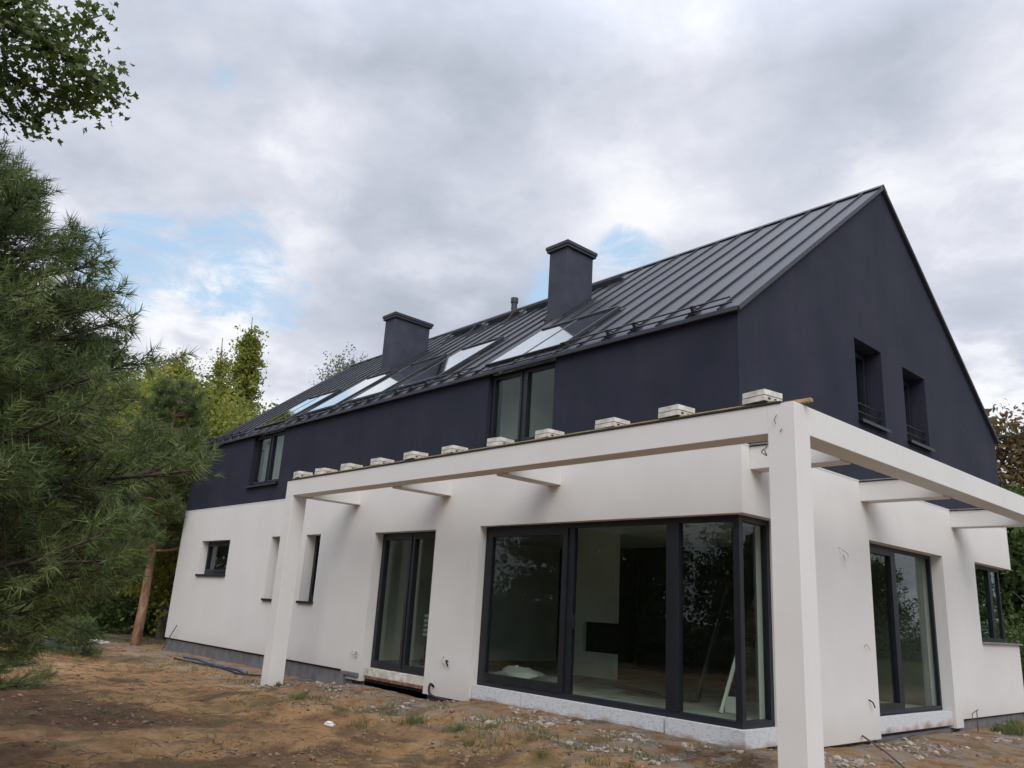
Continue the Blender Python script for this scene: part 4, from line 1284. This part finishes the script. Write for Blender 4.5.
# maple: trunk outside the frame, limb hanging into the upper left corner
mpl_base = gp(-330, 560, 9.5)
mpl = empty('maple_tree', mpl_base, label='broadleaf maple whose dark leafy branch hangs into the upper left corner', cat='tree')
def at_px(u, v, dist):
    return CAM + ray(u, v) * dist - np.array(mpl_base)
limbs = [
    ([(-280, 60, 10.3), (-120, 10, 9.8), (0, 20, 9.4), (60, 50, 9.2), (95, 82, 9.0), (120, 105, 8.9)], .06),
    ([(-120, 10, 9.8), (-30, 60, 9.5), (40, 90, 9.3), (95, 108, 9.2)], .035),
    ([(-120, 10, 9.8), (-20, -10, 9.5), (45, 5, 9.5)], .03),
    ([(0, 20, 9.4), (50, 30, 9.3), (80, 22, 9.3), (102, 15, 9.3)], .014),
    ([(-60, 60, 9.6), (-15, 95, 9.5), (8, 118, 9.5), (16, 128, 9.5)], .016),
    ([(0, 75, 9.4), (28, 112, 9.4), (40, 122, 9.4)], .01),
    ([(-120, 10, 9.8), (-160, 90, 9.6), (-140, 150, 9.5)], .03),
    ([(-280, 60, 10.3), (-300, -80, 10.3), (-220, -160, 10.3)], .06),
    ([(-280, 60, 10.3), (-380, -20, 10.0), (-470, -40, 10.0)], .06),
]
MB().tube([(0, 0, -.3), (.1, .05, 2), (.05, .15, 4.2), tuple(at_px(-280, 60, 10.3)), tuple(at_px(-300, -120, 10.8)), tuple(at_px(-290, -260, 11.2))], [.22, .2, .17, .13, .08, .03], 10).build('trunk', 'bark_grey', mpl, smooth=True)
br = MB(); C = []
for pts, r0 in limbs:
    P_ = np.array([at_px(*p) for p in pts])
    br.tube(P_, [r0 * (1 - .8 * q) + .004 for q in np.linspace(0, 1, len(P_))], 6)
    seg = np.linalg.norm(np.diff(P_, axis=0), axis=1); tot = seg.sum()
    cum = np.concatenate([[0], np.cumsum(seg)]) / tot
    big_ = 1.0 if r0 > .02 else .5
    for _ in range(int(tot * (56 if big_ == 1 else 28))):
        s = RNG.uniform(.18 if r0 > .05 else .05, .97)
        pc = np.array([np.interp(s, cum, P_[:, i]) for i in range(3)]) + RNG.normal(size=3) * (.20 * big_ * (1.15 - s) + .045)
        C.append(pc + np.clip(RNG.normal(size=(int(RNG.integers(6, 16)), 3)), -1.5, 1.5) * .075)
# hidden side of the crown
for _ in range(160):
    d = unit(RNG.normal(size=3)); d[2] = abs(d[2])
    C.append(at_px(-330, -60, 10.5) + d * RNG.uniform(.3, 2.2) + RNG.normal(size=(14, 3)) * .2)
br.build('limb', 'bark_grey', mpl, smooth=True)
mesh_polys('crown', leaf_verts(np.concatenate(C), .08, MAPLE, .8), 10, 'leaf_maple', parent=mpl)

cone = lambda t: 1.25 * (1 - t) ** .7
spire = lambda t: 1.3 * (1 - t) ** 1.05 + .12
col_ = lambda t: 1.1 * (1 - t) ** .55
oval = lambda t: 1.15 * math.sin(math.pi * min(1, max(.05, (t - .05) / .98))) ** .6
bush = lambda t: 1.05 * (1 - t) ** .35

# yellowing birches and poplars beyond the far end of the house
GB = 'birches beyond the far roof end'
def tree_at(u, v, dist, name, label, R, *a, **k):
    b_, h_ = gpt(u, v, dist)
    return make_tree(name, label, b_, h_, R, *a, **k)
tree_at(253, 300, 36, 'birch_tree', 'tallest slender yellow-green birch right behind the far roof end', 1.9, .12, spire, 190, 8, 15, .14, 'leaf_birch', 'bark_grey', seed=11, el=(.9, 1.35), spread=.36, group=GB)
tree_at(230, 322, 37, 'birch_tree', 'second, shorter and thinner birch just left of the tallest one', 1.2, .12, spire, 110, 7, 12, .12, 'leaf_birch', 'bark_grey', seed=12, el=(.9, 1.35), spread=.3, group=GB)
tree_at(192, 332, 39, 'broadleaf_tree', 'green broadleaf tree left of the birches with a thin open top', 2.3, .12, spire, 170, 8, 14, .14, 'leaf_birch', 'bark_grey', seed=14, el=(.6, 1.2), spread=.55)
tree_at(200, 400, 30, 'birch_tree', 'wide low yellow-green birch between the near pine and the slender birches', 3.4, .1, oval, 140, 9, 17, .16, 'leaf_birch', 'bark_grey', seed=13, el=(.4, 1.1), spread=.65, group=GB)
tree_at(255, 405, 34, 'birch_tree', 'low rounded golden birch directly behind the roof verge', 2.8, .1, oval, 110, 9, 16, .16, 'leaf_birch', 'bark_grey', seed=18, el=(.4, 1.1), spread=.6, group=GB)
tree_at(160, 342, 41, 'broadleaf_tree', 'feathery yellowish green tree just right of the near pine', 3.2, .12, spire, 140, 9, 15, .15, 'leaf_birch', 'bark_grey', seed=15, el=(.5, 1.1), spread=.6)
tree_at(110, 385, 36, 'broadleaf_tree', 'yellowish green tree half hidden behind the near pine', 4.0, .08, oval, 130, 9, 17, .18, 'leaf_birch', 'bark_grey', seed=17, el=(.4, 1.1), spread=.7)
tree_at(350, 338, 46, 'pale_tree', 'faint pale wispy treetop showing above the roof between chimney and birches', 3.2, .5, oval, 110, 7, 9, .14, 'leaf_pale', 'bark_grey', seed=16, el=(.5, 1.2), spread=.5)
# dark wood behind the fence
ft = make_tree('conifer_tree', 'x', gp(20, 600, 40), 13, 3.6, .02, cone, 150, 9, 18, .24, 'needles_far', 'bark_pine', seed=21, el=(-.15, .35), spread=.6)
fb = make_tree('broadleaf_tree', 'x', gp(60, 600, 38), 11, 4.2, .04, bush, 140, 9, 18, .22, 'leaf_green', 'bark_grey', seed=22, el=(.1, .9), spread=.8)
GW = 'trees of the dark wood behind the fence'
spots = [(20, 40, 0, 1.0, 'dark conifer in the wood behind the plastic sheet'), (62, 37, 1, .95, 'bushy green tree in the wood between the sheet and the fence post'),
         (104, 41, 0, .9, 'dark conifer in the wood directly behind the rusty fence post'), (133, 43, 1, 1.0, 'bushy tree in the wood left of the orange pine trunk'),
         (160, 42, 0, .85, 'dark conifer in the wood right of the orange pine trunk'), (-25, 36, 1, 1.05, 'bushy green tree of the wood at the very left edge'),
         (-70, 40, 0, 1.1, 'dark conifer of the wood just outside the left edge'), (45, 47, 0, 1.15, 'taller dark conifer in the second row of the wood, left'),
         (118, 48, 1, 1.2, 'tall bushy tree in the second row behind the fence post'), (185, 46, 0, 1.0, 'dark conifer behind the far corner of the white wall'),
         (90, 50, 0, 1.2, 'farthest dark conifer, deep in the wood behind the clearing')]
for i, (u, dist, kd, sc_, lab) in enumerate(spots):
    src = ft if kd == 0 else fb
    o = src if i < 2 else copy_tree(src)
    o.location = gp(u, 600, dist); o.rotation_euler = (0, 0, i * 1.7); o.scale = (sc_, sc_, sc_ * (1 + .1 * math.sin(i * 3)))
    tag(o, lab, 'tree', GW)

# shrub layer under the wood
ug = []
for _ in range(520):
    u = RNG.uniform(-160, 215); dist = RNG.uniform(31, 37)
    x, y, z = gp(u, 600, dist)
    h_ = RNG.uniform(.5, 2.2)
    ug.append(np.array((x, y, z + h_ * .45)) + RNG.normal(size=(60, 3)) * np.array((.45, .45, h_ * .3)))
o = mesh_polys('undergrowth', leaf_verts(np.concatenate(ug), .17), 4, 'leaf_green'); tag(o, 'dense dark shrubs and saplings filling the edge of the wood', 'undergrowth', kind='stuff')

# right-hand side, beyond the gable
tree_at(1018, 404, 30, 'autumn_tree', 'reddish brown and yellow autumn tree right of the gable slope', 2.4, .25, oval, 85, 7, 11, .2, 'leaf_autumn', 'bark_pine', seed=31, el=(.3, 1.1), spread=.55)
make_tree('broadleaf_tree', 'dark dense tree seen under the pergola beam at the right edge', gp(1040, 600, 25), 5.6, 2.3, .05, bush, 110, 9, 17, .16, 'leaf_green', 'bark_grey', seed=32, el=(.1, .9), spread=.5)
make_tree('broadleaf_tree', 'dark olive tree behind the kitchen corner window', gp(985, 600, 28), 5.4, 3.0, .05, bush, 110, 9, 16, .18, 'leaf_green', 'bark_grey', seed=33, el=(.1, .9), spread=.55)
make_tree('green_bush', 'bright green bush below the kitchen corner window at the right edge', gp(1012, 640, 22.5), 1.55, 1.6, .02, bush, 40, 8, 22, .08, 'weed', 'bark_grey', seed=34, el=(.0, .9), spread=.28, tr=.04, cat='bush')

# trees behind and beside the camera, for reflections in the glass; one added to shade the far left wall
refl = [((-3, -17), 1), ((-9, -19), 0), ((-15, -16), 1), ((-21, -18), 0), ((4, -20), 1), ((-27, -15), 1), ((-12, -24), 0), ((-33, -19), 0), ((11, -18), 0),
        ((23, 6), 1), ((12, 44), 0), ((19, 48), 1), ((27, 46), 0), ((35, 52), 1), ((43, 50), 0), ((6, 52), 1), ((-8, -19), 0), ((-12, -20), 1), ((-23, -12), 1), ((-1, -21), 0)]
for i, ((x, y), kd) in enumerate(refl):
    o = copy_tree(ft if kd == 0 else fb)
    o.location = (x, y, gh(x, y)); o.rotation_euler = (0, 0, i * 2.1); s_ = .74 + .12 * math.sin(i * 5); o.scale = (s_, s_, s_)
    tag(o, 'dark tree standing behind the photographer, seen only mirrored in the glass', 'tree', 'trees mirrored in the glass')

hd = []  # unseen shrubs added to fill bright gaps in the pane reflections
for _ in range(560):
    t = RNG.uniform(0, 1)
    if RNG.uniform() < .65:
        x, y = -38 + 56 * t, -15.5 - RNG.uniform(0, 2)
    else:
        x, y = 2 + 52 * t, 43 + RNG.uniform(0, 3)
    h_ = RNG.uniform(1.0, 3.4)
    hd.append(np.array((x, y, -.5 + h_ * .5)) + RNG.normal(size=(70, 3)) * np.array((.6, .6, h_ * .28)))
o = mesh_polys('mirror_hedge', leaf_verts(np.concatenate(hd), .2), 4, 'leaf_green'); tag(o, 'dense unseen shrubs, added to darken the reflections in the glass', 'shrubs', kind='stuff')

# ------------------------------------------------------------------ ground litter
def scatter_blades(name, label, cat, centres, nb, hgt_, rad, mat='grass'):
    out = []
    for (x, y, r, n_, h_) in centres:
        a = RNG.uniform(0, 6.28, n_); q = r * np.sqrt(RNG.uniform(0, 1, n_))
        bx, by = x + q * np.cos(a), y + q * np.sin(a)
        bz = hgt(bx, by)
        hh = h_ * RNG.uniform(.4, 1.2, n_)
        az = RNG.uniform(0, 6.28, n_); ln = RNG.uniform(.1, .9, n_) * hh
        tip = np.stack([bx + np.cos(az) * ln, by + np.sin(az) * ln, bz + hh], -1)
        base = np.stack([bx, by, bz - .01], -1)
        sd_ = np.stack([-np.sin(az), np.cos(az), np.zeros(n_)], -1) * (.005 + .05 * h_)
        out.append(np.stack([base - sd_ * .5, base + sd_ * .5, tip], 1).reshape(-1, 3))
    o_ = mesh_polys(name, np.concatenate(out), 3, mat)
    return tag(o_, label, cat, kind='stuff')
cen = []
# sparse tufts around the site
for _ in range(170):
    x, y = RNG.uniform(-24, 3), RNG.uniform(-8.5, -.3)
    if vnoise(np.array(x / 1.7), np.array(y / 1.7), 9) > .52:
        cen.append((x, y, RNG.uniform(.08, .3), int(RNG.integers(15, 60)), RNG.uniform(.03, .08)))
for x, y, r, n_, h_ in [(-9.9, -1.5, .35, 160, .09), (-1.9, -2.0, .5, 420, .08), (-2.6, -1.7, .4, 260, .07), (-4.6, -2.0, .35, 220, .07), (-5.6, -1.6, .4, 150, .06), (-6.9, -1.9, .3, 120, .08),
                        (-.6, -1.2, .3, 260, .08), *[(-3.0 + RNG.normal() * .5, -2.3 + RNG.normal() * .3, RNG.uniform(.06, .22), int(RNG.integers(30, 120)), RNG.uniform(.05, .12)) for _ in range(9)], *[(RNG.uniform(-9, .8), -1.9 + RNG.normal() * .4, RNG.uniform(.05, .2), int(RNG.integers(25, 110)), RNG.uniform(.04, .11)) for _ in range(34)], (-3.2, -1.0, .5, 220, .07), (.3, -.9, .35, 200, .07), (-1.3, -.9, .5, 240, .06), (.9, -1.9, .4, 220, .06), (.45, 7.4, .28, 420, .16), (.5, 8.0, .3, 360, .15), (.25, 8.9, .3, 240, .12),
                        (-24, -1.5, 2.6, 2600, .16), (-22, 1.0, 2.2, 2200, .14), (-27, 0, 3, 2600, .2), (-14.2, -5.2, .8, 700, .14), (-12.2, -5.6, .7, 600, .16), (-16, -3.4, .8, 500, .12), (-11.2, -5.9, .5, 400, .1), (-13.6, -1.2, .4, 160, .08)]:
    cen.append((x, y, r, n_, h_))
for _ in range(420):
    x, y = RNG.uniform(-17, 2.2), RNG.uniform(-5.2, -.5)
    if vnoise(np.array(x / .9), np.array(y / .9), 12) > .55:
        cen.append((x, y, RNG.uniform(.05, .22), int(RNG.integers(12, 50)), RNG.uniform(.02, .06)))
scatter_blades('grass', 'thin tufts of grass and weeds on the disturbed earth', 'grass', cen, 0, 0, 0)

def scatter_stones(name, label, regions, mat='stone'):
    V = []; F = []
    ico = np.array([(0, 0, 1), (.89, 0, .45), (.28, .85, .45), (-.72, .53, .45), (-.72, -.53, .45), (.28, -.85, .45), (.72, .53, -.45), (-.28, .85, -.45), (-.89, 0, -.45), (-.28, -.85, -.45), (.72, -.53, -.45), (0, 0, -1)])
    fi_ = [(0, 1, 2), (0, 2, 3), (0, 3, 4), (0, 4, 5), (0, 5, 1), (1, 6, 2), (2, 7, 3), (3, 8, 4), (4, 9, 5), (5, 10, 1), (6, 7, 2), (7, 8, 3), (8, 9, 4), (9, 10, 5), (10, 6, 1), (11, 7, 6), (11, 8, 7), (11, 9, 8), (11, 10, 9), (11, 6, 10)]
    for (x0, x1, y0, y1, n_, s0, s1) in regions:
        for _ in range(n_):
            for _try in range(12):
                x, y = RNG.uniform(x0, x1), RNG.uniform(y0, y1)
                if vnoise(np.array(x / .6), np.array(y / .6), 44) + .6 * vnoise(np.array(x / .2), np.array(y / .2), 45) > .85:
                    break
            s_ = s0 + (s1 - s0) * RNG.uniform(0, 1) ** 4
            b = len(V) * 12
            vv = ico * RNG.uniform(.6, 1.2, (12, 1)) * s_ * np.array((1, RNG.uniform(.6, 1), RNG.uniform(.35, .7)))
            V.append(vv + np.array((x, y, gh(x, y) + s_ * .15)))
            F += [(b + a, b + c, b + d) for a, c, d in fi_]
    me = bpy.data.meshes.new(name)
    me.from_pydata(np.concatenate(V).tolist(), [], F); me.update()
    me.materials.append(MT[mat])
    o_ = bpy.data.objects.new(name, me); COL.objects.link(o_)
    return tag(o_, label, 'gravel', kind='stuff')
scatter_stones('rubble', 'pale rubble and pebbles strewn along the foot of the walls',
               [(-9.6, -5, -1.6, -.1, 360, .005, .075), (-5, .2, -1.5, -.05, 700, .004, .07), (.05, .8, .3, 9.5, 1100, .004, .06), (-9.8, -9.0, -1.65, -1.0, 120, .01, .05), (-7.5, .5, -2.6, -1.2, 260, .005, .03)])
scatter_stones('earth_crumbs', 'brown clods and crumbs of earth on the bare ground',
               [(-18, 1.5, -7.5, -.6, 4200, .006, .05), (-9, 1.5, -6.5, -1.2, 2600, .006, .03), (0, 3, -2, 5, 1100, .008, .04)], 'earth')

# fine twigs and roots left on the soil
tw = MB()
for _ in range(650):
    x, y = RNG.uniform(-15, 2), RNG.uniform(-6.8, -.4)
    l_ = RNG.uniform(.06, .35); a = RNG.uniform(0, 6.28)
    p = np.array((x, y, gh(x, y) + .008)); q = np.array((x + math.cos(a) * l_, y + math.sin(a) * l_, 0)); q[2] = gh(q[0], q[1]) + RNG.uniform(.005, .05)
    m2 = (p + q) / 2 + np.array((RNG.normal() * .02, RNG.normal() * .02, .015))
    r_ = RNG.uniform(.0025, .006)
    tw.tube([p, m2, q], [r_, r_ * .9, r_ * .5], 4, caps=False)
tag(tw.build('twigs', 'dirtwood'), 'loose twigs and torn roots scattered over the bare soil', 'twigs', kind='stuff')
